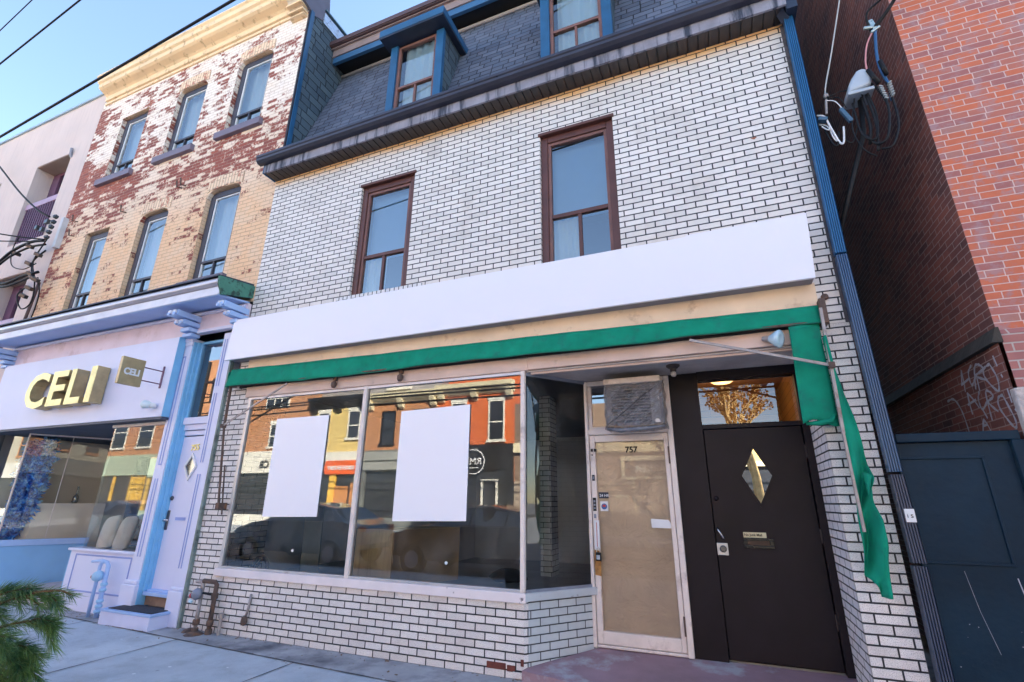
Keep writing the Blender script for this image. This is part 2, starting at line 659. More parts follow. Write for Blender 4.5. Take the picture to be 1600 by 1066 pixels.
def shingle(name, c1, c2, gap, bw, rh, bd=.008):
    m, t, b, N, L = newmat(name)
    uv = N.new('ShaderNodeUVMap')
    uv.uv_map = 'metres'
    v = uv.outputs[0]
    k = N.new('ShaderNodeTexBrick')
    L.new(v, k.inputs['Vector'])
    for nme, c in (('Color1', c1), ('Color2', c2), ('Mortar', gap)): k.inputs[nme].default_value = (*c, 1)
    k.offset = .37
    k.offset_frequency = 2
    k.squash = .72
    k.squash_frequency = 3
    k.inputs['Scale'].default_value = 1
    k.inputs['Mortar Size'].default_value = .010
    k.inputs['Mortar Smooth'].default_value = .5
    k.inputs['Brick Width'].default_value = bw
    k.inputs['Row Height'].default_value = rh
    c = mixc(N, L, math_n(N, L, 'MULTIPLY', noise(N, L, v, 180, 3, .8), .6), k.outputs['Color'], (.3, .3, .32), 'MULTIPLY')
    c = mixc(N, L, math_n(N, L, 'MULTIPLY', ramp(N, L, noise(N, L, v, 1.2, 5), .4, .7), .35), c, tuple(x * 1.7 for x in c1))
    L.new(c, b.inputs['Base Color'])
    b.inputs['Roughness'].default_value = .9
    # saw-tooth: each course tilts out towards its lower edge
    sx = N.new('ShaderNodeSeparateXYZ')
    L.new(v, sx.inputs[0])
    saw = math_n(N, L, 'FRACT', math_n(N, L, 'DIVIDE', sx.outputs['Y'], rh))
    h = math_n(N, L, 'SUBTRACT', 1, saw)
    h = math_n(N, L, 'ADD', math_n(N, L, 'MULTIPLY', h, .9), math_n(N, L, 'MULTIPLY', math_n(N, L, 'SUBTRACT', 1, k.outputs['Fac']), .8))
    h = math_n(N, L, 'ADD', h, math_n(N, L, 'MULTIPLY', noise(N, L, v, 200, 2), .15))
    L.new(bump(N, L, h, bd), b.inputs['Normal'])
    return m


slate = shingle('dark_blue_shingle', (.085, .105, .155), (.155, .18, .245), (.008, .010, .02), .26, .125, .02)
slate_side = shingle('side_shingle', (.05, .085, .12), (.105, .16, .20), (.008, .012, .02), .30, .15, .012)

aluminium = flat('bronze_gutter', (.05, .052, .075), .32, .3, .2, 2)
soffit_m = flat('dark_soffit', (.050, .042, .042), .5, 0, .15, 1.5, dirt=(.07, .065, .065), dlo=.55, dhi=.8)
fascia_m = flat('weathered_fascia', (.27, .27, .33), .7, 0, .25, 5, dirt=(.04, .05, .08), streak=True, dscale=1.6, dlo=.50, dhi=.62)
blue_trim = flat('dark_blue_paint', (.010, .09, .21), .45, 0, .2, 4)
navy = flat('navy_paint', (.018, .028, .055), .5, 0, .3, 4)
brown_frame = flat('brown_frame', (.105, .036, .028), .45, 0, .2, 5)
rust_frame = flat('reddish_frame', (.19, .085, .07), .5, 0, .2, 5)
white_panel = flat('blank_sign_face', (.84, .83, .90), .35, 0, .01, .5, bd=0)
poster_paper = flat('blank_white_paper', (.90, .89, .95), .5, 0, .01, 1, bd=0)
sign_under = flat('sign_edge', (.22, .21, .24), .5, 0, .15, 4)
cream_board = flat('stained_cream_board', (.86, .66, .47), .7, 0, .12, 2, dirt=(.34, .19, .10), dscale=3.5, dlo=.55, dhi=.75)
head_board = flat('pinkish_head_board', (.68, .50, .42), .6, 0, .15, 2, dirt=(.25, .16, .13), dlo=.6, dhi=.8)
sill_paint = flat('peeling_sill_paint', (.80, .72, .73), .6, 0, .08, 3, dirt=(.18, .14, .15), dscale=9, dlo=.66, dhi=.72)
steel = flat('brushed_frame', (.55, .55, .57), .38, .5, .12, 3, dirt=(.28, .26, .27), dlo=.6, dhi=.8)
frame_cream = flat('dirty_cream_frame', (.78, .68, .63), .5, 0, .12, 4, dirt=(.26, .2, .18), dscale=4, dlo=.55, dhi=.8)
stucco = flat('grey_porch_ceiling', (.52, .46, .43), .9, 0, .25, 1.2, bs=25, bd=.006, dirt=(.22, .19, .18), dscale=1.5, dlo=.45, dhi=.75)
dark_wood = flat('dark_wood', (.05, .035, .03), .7, 0, .3, 6)
black_door_m = flat('black_door_paint', (.012, .0075, .010), .45, 0, .2, 2, bs=120, bd=.0008, spec=.22, dirt=(.016, .011, .016), dlo=.4, dhi=.8)
kraft = None
teal = flat('teal_canvas', (.001, .25, .155), .8, 0, .18, 5, bs=260, bd=.0012, dirt=(.02, .15, .12), dscale=7, dlo=.52, dhi=.8, spec=.15)
rust = flat('rusty_steel', (.13, .085, .07), .8, .2, .35, 18, dirt=(.24, .11, .055), dscale=9, dlo=.54, dhi=.68)
galv = flat('weathered_pipe', (.36, .32, .31), .55, .4, .2, 9, dirt=(.2, .12, .08), dscale=7, dlo=.55, dhi=.7)
greymetal = flat('grey_metal', (.22, .24, .30), .5, .3, .2, 6)
white_plastic = flat('white_plastic', (.75, .76, .78), .4)
lav = flat('lavender_paint', (.67, .69, .86), .5, 0, .04, 1.5)
lav_pink = flat('faded_lavender_frieze', (.74, .62, .70), .6, 0, .1, 2, dirt=(.5, .36, .36), dlo=.55, dhi=.8)
sky_blue = flat('sky_blue_paint', (.20, .50, .78), .45, 0, .12, 2.5)
light_blue = flat('pale_blue_paint', (.38, .55, .86), .5, 0, .08, 2.5)
green_paint = flat('flaking_green_paint', (.06, .22, .16), .7, 0, .2, 5, dirt=(.02, .05, .04), dscale=8, dlo=.5, dhi=.6)
silver = flat('silver_gutter', (.50, .47, .50), .35, .6, .1, 2)
gold = flat('gold_metal', (.85, .74, .32), .4, .35, .2, 6)
gold_side = flat('brushed_gold', (.46, .36, .20), .4, .5, .2, 6)
pink_stucco = flat('pale_pink_stucco', (.64, .53, .50), .85, 0, .07, .8, bs=40, bd=.003, dirt=(.54, .44, .43), dlo=.50, dhi=.8, streak=True)
purple = flat('purple_frame', (.14, .06, .12), .5)
purple_light = flat('pale_purple_rail', (.42, .28, .40), .5)
purple_sill = flat('grey_purple_sill', (.17, .14, .19), .55, 0, .1, 4)
purple_grey = flat('dark_window_frame', (.045, .045, .065), .45)
cornice_y = flat('ochre_cornice_paint', (.88, .65, .40), .6, 0, .1, 1.6, dirt=(.40, .25, .12), dscale=7, dlo=.56, dhi=.7)
curtain = flat('white_curtain', (.74, .88, .98), .9, 0, .04, 2)
blind = flat('pale_blind', (.66, .84, .98), .8, 0, .04, 2)
room_dark = flat('dim_room_wall', (.16, .17, .19), .9, 0, .1, 1)
room_white = flat('shop_wall_plaster', (.70, .72, .74), .9, 0, .1, 1)
room_floor = flat('grey_shop_floor', (.34, .36, .38), .5, 0, .2, 3)
ply = flat('plywood', (.92, .70, .46), .7, 0, .12, 3, dirt=(.70, .50, .31), dscale=5, streak=True)
ply_shaded = flat('shaded_plywood', (.42, .26, .14), .7, 0, .2, 3)
taupe = flat('taupe_panel', (.62, .54, .46), .6, 0, .06, 1)
taupe_light = flat('pale_counter', (.82, .72, .60), .6, 0, .06, 1)
black = flat('black_rubber', (.010, .010, .012), .5, spec=.25)
mat_rubber = flat('step_mat', (.035, .036, .05), .9, 0, .3, 30, bs=200, bd=.003)
gate_m = flat('dark_blue_gate', (.003, .020, .040), .5, 0, .3, 1.5, bs=10, bd=.004, spec=.2, dirt=(.006, .032, .060), dscale=1.3, dlo=.45, dhi=.7)
stone = flat('grey_stone', (.42, .38, .36), .8, 0, .15, 3)
graffiti_m = flat('white_spray_paint', (.5, .5, .56), .6, 0, .15, 8)
porcelain = flat('insulator_glaze', (.03, .03, .035), .3)
bulb_glass = flat('bulb_glass', (.45, .62, .72), .08, .1, .05, 3, bd=0)
concrete_side = flat('concrete_strip', (.36, .36, .38), .9, 0, .2, 3, bs=60, bd=.003, dirt=(.1, .1, .12), dscale=2, dlo=.45, dhi=.7)
step_red = flat('worn_red_concrete', (.30, .19, .22), .7, 0, .2, 3, bs=60, bd=.002, dirt=(.40, .40, .44), dscale=2.2, dlo=.55, dhi=.66)
red_old = flat('old_red_brick_patch', (.15, .04, .03), .9, 0, .3, 12, bs=40, bd=.006)
win_glass = glass('window_glass', 2.8, (.88, .92, .94))
shop_glass = glass('shop_glass', 2.3, (.92, .96, .96), dust=.12)
display_glass = glass('display_glass', 1.7, (.95, .97, .97), dust=.03)
side_glass = glass('side_shop_glass', 1.6, (.8, .82, .82), dust=.10)
dark_glass_m, _t, _b, _N, _L = newmat('dark_glass')
_b.inputs['Base Color'].default_value = (.015, .018, .02, 1)
_b.inputs['Roughness'].default_value = .03
_b.inputs['Specular IOR Level'].default_value = 1.0
_b.inputs['IOR'].default_value = 1.9


def sidewalk_mat(name, col, dark, grain=80):
    m, t, b, N, L = newmat(name)
    tc = N.new('ShaderNodeTexCoord')
    v = tc.outputs['Object']
    c = mixc(N, L, ramp(N, L, noise(N, L, v, .9, 8, .65), .3, .72), dark, col)
    c = mixc(N, L, math_n(N, L, 'MULTIPLY', ramp(N, L, noise(N, L, v, 4, 9, .72), .48, .72), .75), c, tuple(x * .55 for x in col))
    c = mixc(N, L, math_n(N, L, 'MULTIPLY', ramp(N, L, noise(N, L, v, 260, 2, .8), .55, .75), .5), c, tuple(min(1, x * 1.5) for x in col))
    vo = N.new('ShaderNodeTexVoronoi')
    vo.inputs['Scale'].default_value = 3.2
    L.new(v, vo.inputs['Vector'])
    c = mixc(N, L, math_n(N, L, 'MULTIPLY', ramp(N, L, vo.outputs['Distance'], .03, .07, (1, 1, 1, 1), (0, 0, 0, 1)), .45), c, (.05, .05, .06))
    L.new(c, b.inputs['Base Color'])
    b.inputs['Roughness'].default_value = .85
    h = math_n(N, L, 'ADD', noise(N, L, v, grain, 6, .75), math_n(N, L, 'MULTIPLY', noise(N, L, v, 2, 3), 2))
    L.new(bump(N, L, h, .004), b.inputs['Normal'])
    return m


walk_m = sidewalk_mat('pale_concrete', (.56, .60, .64), (.33, .37, .42))
road_m = sidewalk_mat('asphalt', (.06, .06, .065), (.04, .04, .045), 150)

# ------------------------------------------------------------------ ground
g = thing('ground', (0, 0, -.2), 'flat ground under the street and the buildings', 'ground', kind='structure')
obj('ground_sheet', MB().quad((-400, -400, -.2), (400, -400, -.2), (400, 400, -.2), (-400, 400, -.2)), concrete_side, g)
s = obj('sidewalk', MB().box(-80, 40, -5.1, .35, -.19, 0), walk_m)
tag(s, 'pale concrete pavement in front of the shops', 'pavement', kind='structure')
s = obj('pavement_strip', MB().prism([(-9.2, -.16), (-5.73, -.345), (-3.96, -.43), (-2.4, -.49), (-1.6, -.53), (-1.6, .3), (-9.2, .3)], 'z', -.1, .004), concrete_side)
tag(s, 'darker dirty concrete strip along the foot of the shops', 'pavement', kind='structure')
jm = MB()
J = []
for a, b, wd in (((-9.2, -.165), (-5.73, -.35), .016), ((-5.73, -.35), (-3.96, -.435), .016), ((-3.96, -.435), (-1.0, -.56), .016), ((-5.745, -.36), (-5.6, -5), .012),
                 ((-3.96, -.44), (-3.90, -5), .012), ((-7.6, -.26), (-7.5, -5), .012), ((-2.2, -.5), (-2.15, -5), .012), ((-9.2, -2.1), (3, -2.15), .012)):
    d = (Vector((*b, 0)) - Vector((*a, 0))).normalized()
    p = Vector((-d.y, d.x, 0)) * wd / 2
    A, B_ = Vector((*a, 0)), Vector((*b, 0))
    n = 14
    for k in range(n):
        P0, P1 = A.lerp(B_, k / n), A.lerp(B_, (k + 1) / n)
        q0, q1 = 1 + .5 * math.sin(k * 2.3), 1 + .5 * math.sin((k + 1) * 2.3)
        jm.quad(P0 - p * q0 + Vector((0, 0, .006)), P1 - p * q1 + Vector((0, 0, .006)), P1 + p * q1 + Vector((0, 0, .006)), P0 + p * q0 + Vector((0, 0, .006)))
s = obj('pavement_joints', jm, flat('joint_dirt', (.05, .05, .06), .9))
tag(s, 'dark joints between the pavement slabs', 'pavement joints', kind='structure')
s = obj('road', MB().box(-80, 60, -14.2, -5.25, -.19, -.13), road_m)
tag(s, 'asphalt street behind the viewer', 'road', kind='structure')
s = obj('kerb', MB().box(-80, 60, -5.25, -5.1, -.18, .004), concrete_side)
tag(s, 'concrete kerb at the edge of the pavement', 'kerb', kind='structure')
s = obj('far_sidewalk', MB().box(-80, 60, -18.3, -14.2, -.18, .0), walk_m)
tag(s, 'pavement on the far side of the street', 'pavement', kind='structure')

# ------------------------------------------------------------------ window helper


def sash_window(parent, x0, x1, z0, z1, y, fm, fw=.05, bar=None, half=True, cur=None, cy=.12, gmat=None, fdepth=.06, name='window', sill=None, split=.5, dark_left=False):
    """fixed upper light above two sliding lights: window > frame, pane, curtain"""
    W = obj(name, MB().box(x0, x0 + fw, y, y + fdepth, z0, z1).box(x1 - fw, x1, y, y + fdepth, z0, z1)
            .box(x0 + fw, x1 - fw, y, y + fdepth, z1 - fw, z1).box(x0 + fw, x1 - fw, y, y + fdepth, z0, z0 + fw), fm, parent, bevel=.006)
    zb = z0 + (z1 - z0) * (bar if bar else .3)
    xm = x0 + (x1 - x0) * split
    mb = MB().box(x0 + fw, x1 - fw, y + .008, y + fdepth, zb - .022, zb + .022)
    if half: mb.box(xm - .016, xm + .016, y + .015, y + fdepth, z0 + fw, zb - .022)
    obj('glazing_bar', mb, fm, W, bevel=.004)
    gp = MB().quad((x0 + fw, y + .03, zb), (x1 - fw, y + .03, zb), (x1 - fw, y + .03, z1 - fw), (x0 + fw, y + .03, z1 - fw))
    obj('pane', gp, gmat or win_glass, W)
    obj('pane', MB().quad((x0 + fw, y + .038, z0 + fw), (x1 - fw, y + .038, z0 + fw), (x1 - fw, y + .038, zb), (x0 + fw, y + .038, zb)), gmat or win_glass, W)
    if cur:
        ph = random.random() * 6
        x2 = x0 + (x1 - x0) * (.5 if cur == 'half' else 1.0)

        def fn(u, v_):
            xx = x0 + (x1 - x0) * (.12 + .88 * u) if cur != 'full' else x0 + (x1 - x0) * u
            amp = .012 + .01 * math.sin(3 * v_)
            return (xx, y + cy + amp * math.sin(u * 26 + ph + .6 * math.sin(v_ * 3)), z0 + (z1 - z0) * v_)
        if cur == 'full' or cur == 'most': obj('curtain', MB().grid(fn, 60, 6), curtain, W, smooth=True)
        elif cur == 'blind': obj('blind', MB().quad((x0, y + cy, z0 + .0), (x1, y + cy, z0), (x1, y + cy, z1), (x0, y + cy, z1)), blind, W)
        elif cur == 'upper': obj('blind', MB().quad((x0, y + cy, zb), (x1, y + cy, zb), (x1, y + cy, z1), (x0, y + cy, z1)), blind, W)
    if sill:
        obj('sill', MB().box(*sill), purple_sill, W, bevel=.008)
    return W


# ================================================================== WHITE BRICK SHOP
shop = thing('white_brick_shop', (-2.4, 0, 0), 'white brick shop building with dark mansard roof and empty storefront', 'building')
XL, XR = -6.03, 1.17
wa = MB()
wa.wall(XL, XR, 2.95, 6.33, 0, [(-4.25, -3.36, 4.0, 5.74), (-1.56, -.67, 4.0, 5.75)], .13)
wall_o = obj('brick_wall', wa, white_brick, shop)
lo = MB()
lo.wall(-6.2, -5.73, 0, 2.95, 0.004, [], 0)
lo.quad((-5.73, .004, 0), (-5.73, .12, 0), (-5.73, .12, 2.95), (-5.73, .004, 2.95))
obj('brick_pier', lo, white_brick_low, shop)
lo = MB()
lo.box(.845, XR, .004, .7, 0.02, 2.95)
obj('brick_pier', lo, white_brick_low, shop)
obj('brick_return', MB().quad((.842, .03, .05), (.842, .72, .05), (.842, .72, 2.78), (.842, .03, 2.78)), white_brick_plain, shop)
obj('brick_stall_riser', MB().quad((-5.73, .001, 0), (-1.765, .001, 0), (-1.765, .001, .6), (-5.73, .001, .6))
    .quad((-1.765, .001, 0), (-1.735, .03, 0), (-1.735, .03, .6), (-1.765, .001, .6)), white_brick_low, shop)
obj('brick_side_riser', MB().quad((-1.735, .03, .02), (-1.215, .69, .02), (-1.215, .69, .62), (-1.735, .03, .62)), grey_brick, shop)
obj('exposed_brick_patch', MB().box(-2.13, -1.94, -.004, .01, .06, .115).box(-1.93, -1.85, -.005, .01, .055, .105).box(-1.80, -1.768, -.004, .01, .105, .16), red_old, shop, bevel=.006)
# soldier course under the left upper window
so_ = obj('soldier_course', MB().box(-4.45, -3.12, -.014, .0, 3.9, 4.045), brick('white_soldier_brick', (.80, .79, .80), (.7, .68, .7), (.02, .02, .025), bw=.205, rh=.0677, ms=.0066, rough=.5), shop)
swap_uv(so_)
# upper windows
for x0, x1, z1 in ((-4.25, -3.36, 5.74), (-1.56, -.67, 5.75)):
    zb = 4.02
    W = obj('window', MB().box(x0 + .0, x0 + .085, .035, .12, zb, z1).box(x1 - .085, x1, .035, .12, zb, z1).box(x0 + .085, x1 - .085, .035, .12, z1 - .09, z1), brown_frame, shop, bevel=.008)
    W['label'] = 'brown framed upper window with a blue reflecting pane'
    a0, a1, b1 = x0 + .085, x1 - .085, z1 - .09
    obj('frame', MB().box(a0, a0 + .035, .055, .12, zb, b1).box(a1 - .035, a1, .055, .12, zb, b1).box(a0 + .035, a1 - .035, .055, .12, b1 - .04, b1), rust_frame, W, bevel=.004)
    zm = 4.62
    xm = (a0 + a1) / 2
    obj('glazing_bar', MB().box(a0 + .035, a1 - .035, .06, .12, zm - .025, zm + .025).box(xm - .02, xm + .02, .064, .12, zb, zm - .025), brown_frame, W, bevel=.004)
    obj('pane', MB().quad((a0, .085, zb), (a1, .085, zb), (a1, .085, b1), (a0, .085, b1)), win_glass, W)
    obj('blind', MB().quad((a0, .2, zm), (a1, .2, zm), (a1, .2, b1), (a0, .2, b1)), flat('sky_reflection_blind', (.34, .58, .86), .9, 0, .05, 1), W)  # blue of the reflected sky put into the blind colour
    obj('curtain', MB().grid(lambda u, v_: (a0 + .32 * u + .02, .17 + .012 * math.sin(u * 20 + v_), zb - .1 + .7 * v_), 30, 4), curtain, W, smooth=True)
    obj('drip_moulding', MB().box(x0 - .02, x1 + .02, -.022, .05, z1 - .005, z1 + .035), brown_frame, W, bevel=.006)
# building shell
sh = MB()
sh.quad((XR, .7, 0), (XR, 10, 0), (XR, 10, 6.5), (XR, .7, 6.5))
sh.quad((XR, 0, 2.95), (XR, .7, 2.95), (XR, .7, 6.5), (XR, 0, 6.5))
sh.box(XL, XR, 9.9, 10, 0, 9.9)
sh.quad((XL, .15, 0), (XL, 10, 0), (XL, 10, 6.6), (XL, .15, 6.6))
sh.box(XL + .01, XR - .01, .16, 9.8, 6.3, 6.38)
obj('side_wall', sh, flat('old_side_wall', (.12, .1, .1), .9), shop)
up = MB()
up.quad((XL + .02, 3.0, 3.3), (XR - .02, 3.0, 3.3), (XR - .02, 3.0, 6.3), (XL + .02, 3.0, 6.3))
up.quad((XL + .02, .14, 3.3), (XR - .02, .14, 3.3), (XR - .02, 3.0, 3.3), (XL + .02, 3.0, 3.3))
obj('upper_room', up, room_dark, shop)
# mansard
MY0, MZ0, MY1, MZ1 = .06, 6.55, 1.0, 9.49
ma = MB()
ma.quad((XL + .02, MY0, MZ0), (XR + .02, MY0, MZ0), (XR + .02, MY1, MZ1), (XL + .02, MY1, MZ1))
ma.add([(XR + .02, MY0, MZ0), (XR + .02, 9.9, MZ0), (XR + .02, 9.9, MZ1), (XR + .02, MY1, MZ1)], [(0, 1, 2, 3)])
obj('mansard_roof', ma, slate, shop)
obj('roof_deck', MB().box(XL + .05, XR, 1.0, 9.9, 9.5, 9.93), navy, shop)
obj('roof_sun_blocker', MB().box(XL + .1, XR, 4.0, 9.8, 9.93, 14.6), navy, shop)  # added box, out of view, that keeps the sun off the party wall
obj('roof_cornice', MB().box(XL + .05, XR + .12, .66, .72, 9.46, 9.60), flat('blue_fascia', (.03, .12, .26), .5), shop, bevel=.005)
obj('roof_cornice', MB().box(XL + .05, XR + .12, .64, .71, 9.60, 9.76).box(XL + .03, XR + .16, .60, .66, 9.76, 9.785), flat('brown_grey_fascia', (.26, .20, .20), .6, 0, .2, 3), shop)
obj('roof_edge', MB().box(XL, XR + .2, .56, 9.9, 9.785, 9.84).box(XL, XR + .2, .54, .6, 9.80, 9.90), flat('brown_drip_edge', (.09, .05, .055), .5), shop, bevel=.006)
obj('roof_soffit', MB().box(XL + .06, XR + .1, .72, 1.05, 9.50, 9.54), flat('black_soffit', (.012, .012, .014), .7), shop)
obj('roof_moulding', MB().tube([(XL + .04, .955, 9.42), (XR + .02, .955, 9.42)], .035, 10), flat('grey_moulding', (.34, .32, .33), .5), shop, smooth=True)
# eaves
prof = []
x = XL
while x < XR:
    prof += [(x, 6.33), (x + .094, 6.33), (x + .095, 6.348), (x + .107, 6.348)]
    x += .108
prof = [(px_, pz_) for px_, pz_ in prof if px_ <= XR + .02] + [(XR + .02, 6.36), (XL, 6.36)]
obj('soffit', MB().prism(prof, 'y', -.206, 0), soffit_m, shop)
obj('fascia', MB().box(XL - .02, XR + .02, -.235, -.207, 6.33, 6.5), fascia_m, shop, bevel=.004)
obj('fascia', MB().box(XL - .045, XL - .022, -.235, .02, 6.33, 6.5), blue_trim, shop, bevel=.004)
gp = [(-.24, 6.47), (-.30, 6.475), (-.335, 6.51), (-.335, 6.545), (-.35, 6.56), (-.35, 6.60), (-.338, 6.60), (-.325, 6.55), (-.29, 6.50), (-.25, 6.49), (-.245, 6.60), (-.24, 6.60)]
obj('gutter', MB().prism(gp, 'x', XL - .1, XR + .02), aluminium, shop, bevel=.003)
obj('gutter_end_cap', MB().prism([(-.24, 6.47), (-.30, 6.475), (-.335, 6.51), (-.35, 6.60), (-.24, 6.60)], 'x', XL - .104, XL - .1), aluminium, shop)
obj('eave_return', MB().box(XR + .02, XR + .12, -.2, .5, 6.3, 6.62), navy, shop)

# dormers
def dormer(xa, xb, hood_side=.12):
    D_ = obj('dormer', MB().box(xa, xa + .13, .10, .17, 6.6, 8.42).box(xb - .13, xb, .10, .17, 6.6, 8.42), blue_trim, shop, bevel=.006)
    D_['label'] = 'dormer window with blue trim standing on the dark mansard roof'
    for x_, sgn in ((xa + .01, -1), (xb - .01, 1)):
        ch = MB()
        ch.prism([(.165, 6.88), (.68, 8.44), (.165, 8.44)], 'x', x_ - .01 if sgn > 0 else x_, x_ if sgn > 0 else x_ + .01)
        obj('cheek', ch, slate_side, D_)
    W = sash_window(D_, xa + .13, xb - .13, 6.95, 8.40, .13, rust_frame, .045, bar=.42, cur='most' if xa < -3 else 'most', cy=.09)
    obj('sill', MB().box(xa + .13, xb - .13, .10, .22, 6.86, 6.95), blue_trim, D_)
    obj('hood', MB().box(xa - .1, xb + .1, -.10, .72, 8.46, 8.60), blue_trim, D_, bevel=.008)
    obj('hood_soffit', MB().box(xa - .09, xb + .09, -.09, .7, 8.43, 8.462), navy, D_)
    return D_


dormer(-4.10, -3.13)
dormer(-1.57, -.60)
# storefront trim
obj('head_board', MB().box(-5.80, -1.72, -.03, .05, 2.79, 2.93).box(-1.72, .84, -.028, .02, 2.795, 2.93), head_board, shop, bevel=.006)
obj('dark_lintel', MB().box(-5.95, .95, -.026, .0, 2.93, 3.14), dark_wood, shop)
obj('cream_board', MB().box(-5.83, .97, -.045, -.001, 3.10, 3.325), cream_board, shop, bevel=.003)
# sill
obj('shop_sill', MB().box(-5.78, -1.74, -.035, .08, .605, .69), sill_paint, shop, bevel=.008)
ang = math.atan2(.66, .52)
dx, dy = math.cos(ang), math.sin(ang)
nx, ny = dy, -dx     # outward normal of the splayed return
P0 = Vector((-1.755, .01, 0))
P1 = Vector((-1.225, .68, 0))


def splay(mb, t0, t1, n0, n1, z0, z1):
    a = P0.lerp(P1, t0)
    b = P0.lerp(P1, t1)
    N0 = Vector((nx, ny, 0))
    pts = [a + N0 * n1, b + N0 * n1, b + N0 * n0, a + N0 * n0]
    return mb.hexa([(p.x, p.y, z0) for p in pts] + [(p.x, p.y, z1) for p in pts])


obj('shop_sill', splay(MB(), -.03, 1.0, -.08, .035, .62, .69), flat('side_sill_paint', (.50, .53, .56), .6, 0, .1, 3, dirt=(.15, .15, .16), dscale=9, dlo=.6, dhi=.68), shop, bevel=.006)
# shop windows
W = obj('shop_window', MB().box(-5.75, -5.70, -.012, .06, .69, 2.79).box(-5.70, -1.80, -.012, .05, 2.755, 2.79).box(-5.70, -1.80, -.012, .05, .69, .715), steel, shop, bevel=.004)
W['label'] = 'wide front shop window in two panes'
obj('mullion', MB().box(-3.825, -3.775, -.022, .06, .69, 2.79), frame_cream, W, bevel=.005)
obj('corner_post', MB().box(-1.80, -1.755, -.022, .03, .69, 2.80), frame_cream, W, bevel=.006)
obj('pane', MB().quad((-5.70, .012, .71), (-3.80, .012, .71), (-3.80, .012, 2.76), (-5.70, .012, 2.76)), shop_glass, W)
obj('pane', MB().quad((-3.80, .013, .71), (-1.79, .013, .71), (-1.79, .013, 2.76), (-3.80, .013, 2.76)), shop_glass, W)
mbw = MB()
splay(mbw, .0, 1.0, -.03, .012, .69, .715)
splay(mbw, .0, 1.0, -.03, .012, 2.74, 2.79)
splay(mbw, .96, 1.0, -.03, .012, .715, 2.74)
W2 = obj('shop_window', mbw, greymetal, shop)
W2['label'] = 'angled side shop window beside the recessed doorway'
a, b = P0.lerp(P1, .02), P0.lerp(P1, .98)
obj('pane', MB().quad((a.x, a.y, .71), (b.x, b.y, .71), (b.x, b.y, 2.75), (a.x, a.y, 2.75)), side_glass, W2)
# porch
obj('porch_ceiling', MB().prism([(-1.74, .0), (.842, .0), (.842, .75), (-1.21, .75)], 'z', 2.775, 2.79), stucco, shop)
obj('porch_ceiling_trim', MB().box(-1.70, .842, .02, .055, 2.755, 2.775), head_board, shop)
# interior
ro = MB()
ro.quad((-5.73, .12, .05), (-5.73, .62, .05), (-5.73, .62, 2.95), (-5.73, .12, 2.95))
obj('inner_brick_reveal', ro, white_brick_low, shop)
ro = MB()
ro.quad((-5.76, .62, .05), (-5.76, 7, .05), (-5.76, 7, 2.95), (-5.76, .62, 2.95))
ro.quad((-5.9, 7, .05), (1.1, 7, .05), (1.1, 7, 2.95), (-5.9, 7, 2.95))
ro.quad((-.33, .72, .05), (-.33, 7, .05), (-.33, 7, 2.95), (-.33, .72, 2.95))
obj('room_wall', ro, room_white, shop)
obj('room_ceiling', MB().box(-5.9, 1.15, .76, 7, 2.95, 2.99).box(-5.9, -1.8, .06, .76, 2.95, 2.99), room_dark, shop)
obj('room_floor', MB().box(-5.9, 1.1, .7, 7, .12, .17).prism([(-5.73, .1), (-1.8, .1), (-.9, 1.2), (-.9, 2.4), (-5.73, 2.4)], 'z', .5, .56), room_floor, shop)
obj('display_edge', MB().box(-5.73, -.9, 2.401, 2.43, .17, .56), room_floor, shop)
obj('inner_brick_column', MB().box(-2.30, -2.14, 2.0, 2.3, .17, 2.95), grey_brick, shop)
obj('inner_door_frame', MB().box(-2.75, -2.69, 4.0, 4.06, .17, 2.6).box(-2.1, -2.04, 4.0, 4.06, .17, 2.6).box(-2.69, -2.1, 4.0, 4.06, 2.54, 2.6), white_plastic, shop)
# stair hall behind the black door: lit, panelled
panel_m = brick('varnished_boards', (.42, .22, .08), (.32, .16, .06), (.12, .05, .02), bw=2.5, rh=.09, ms=.004, rough=.5, bd=.003)
hall = MB()
hall.quad((-.30, 2.6, .1), (1.05, 2.6, .1), (1.05, 2.6, 2.93), (-.30, 2.6, 2.93))
hall.quad((.86, .72, .1), (.86, 2.6, .1), (.86, 2.6, 2.93), (.86, .72, 2.93))
hall.quad((-.30, .72, .1), (-.30, 2.6, .1), (-.30, 2.6, 2.93), (-.30, .72, 2.93))
hall.quad((-.30, .72, 2.93), (1.05, .72, 2.93), (1.05, 2.6, 2.93), (-.30, 2.6, 2.93))
obj('hall_boards', hall, panel_m, shop)
hl = obj('hall_ceiling_lamp', MB().lathe([(.02, 0), (.11, -.015), (.13, -.04), (.1, -.06), (.001, -.068)], (.17, 1.62, 2.925)), emit('warm_lamp', (1, .62, .28), .45), shop)
pl = bpy.data.lights.new('hall_lamp_light', 'POINT')
pl.energy = 1.0
pl.color = (1, .66, .32)
pl.shadow_soft_size = .1
po = bpy.data.objects.new('hall_lamp_light', pl)
po.location = (.17, 1.62, 2.75)
COL.objects.link(po)
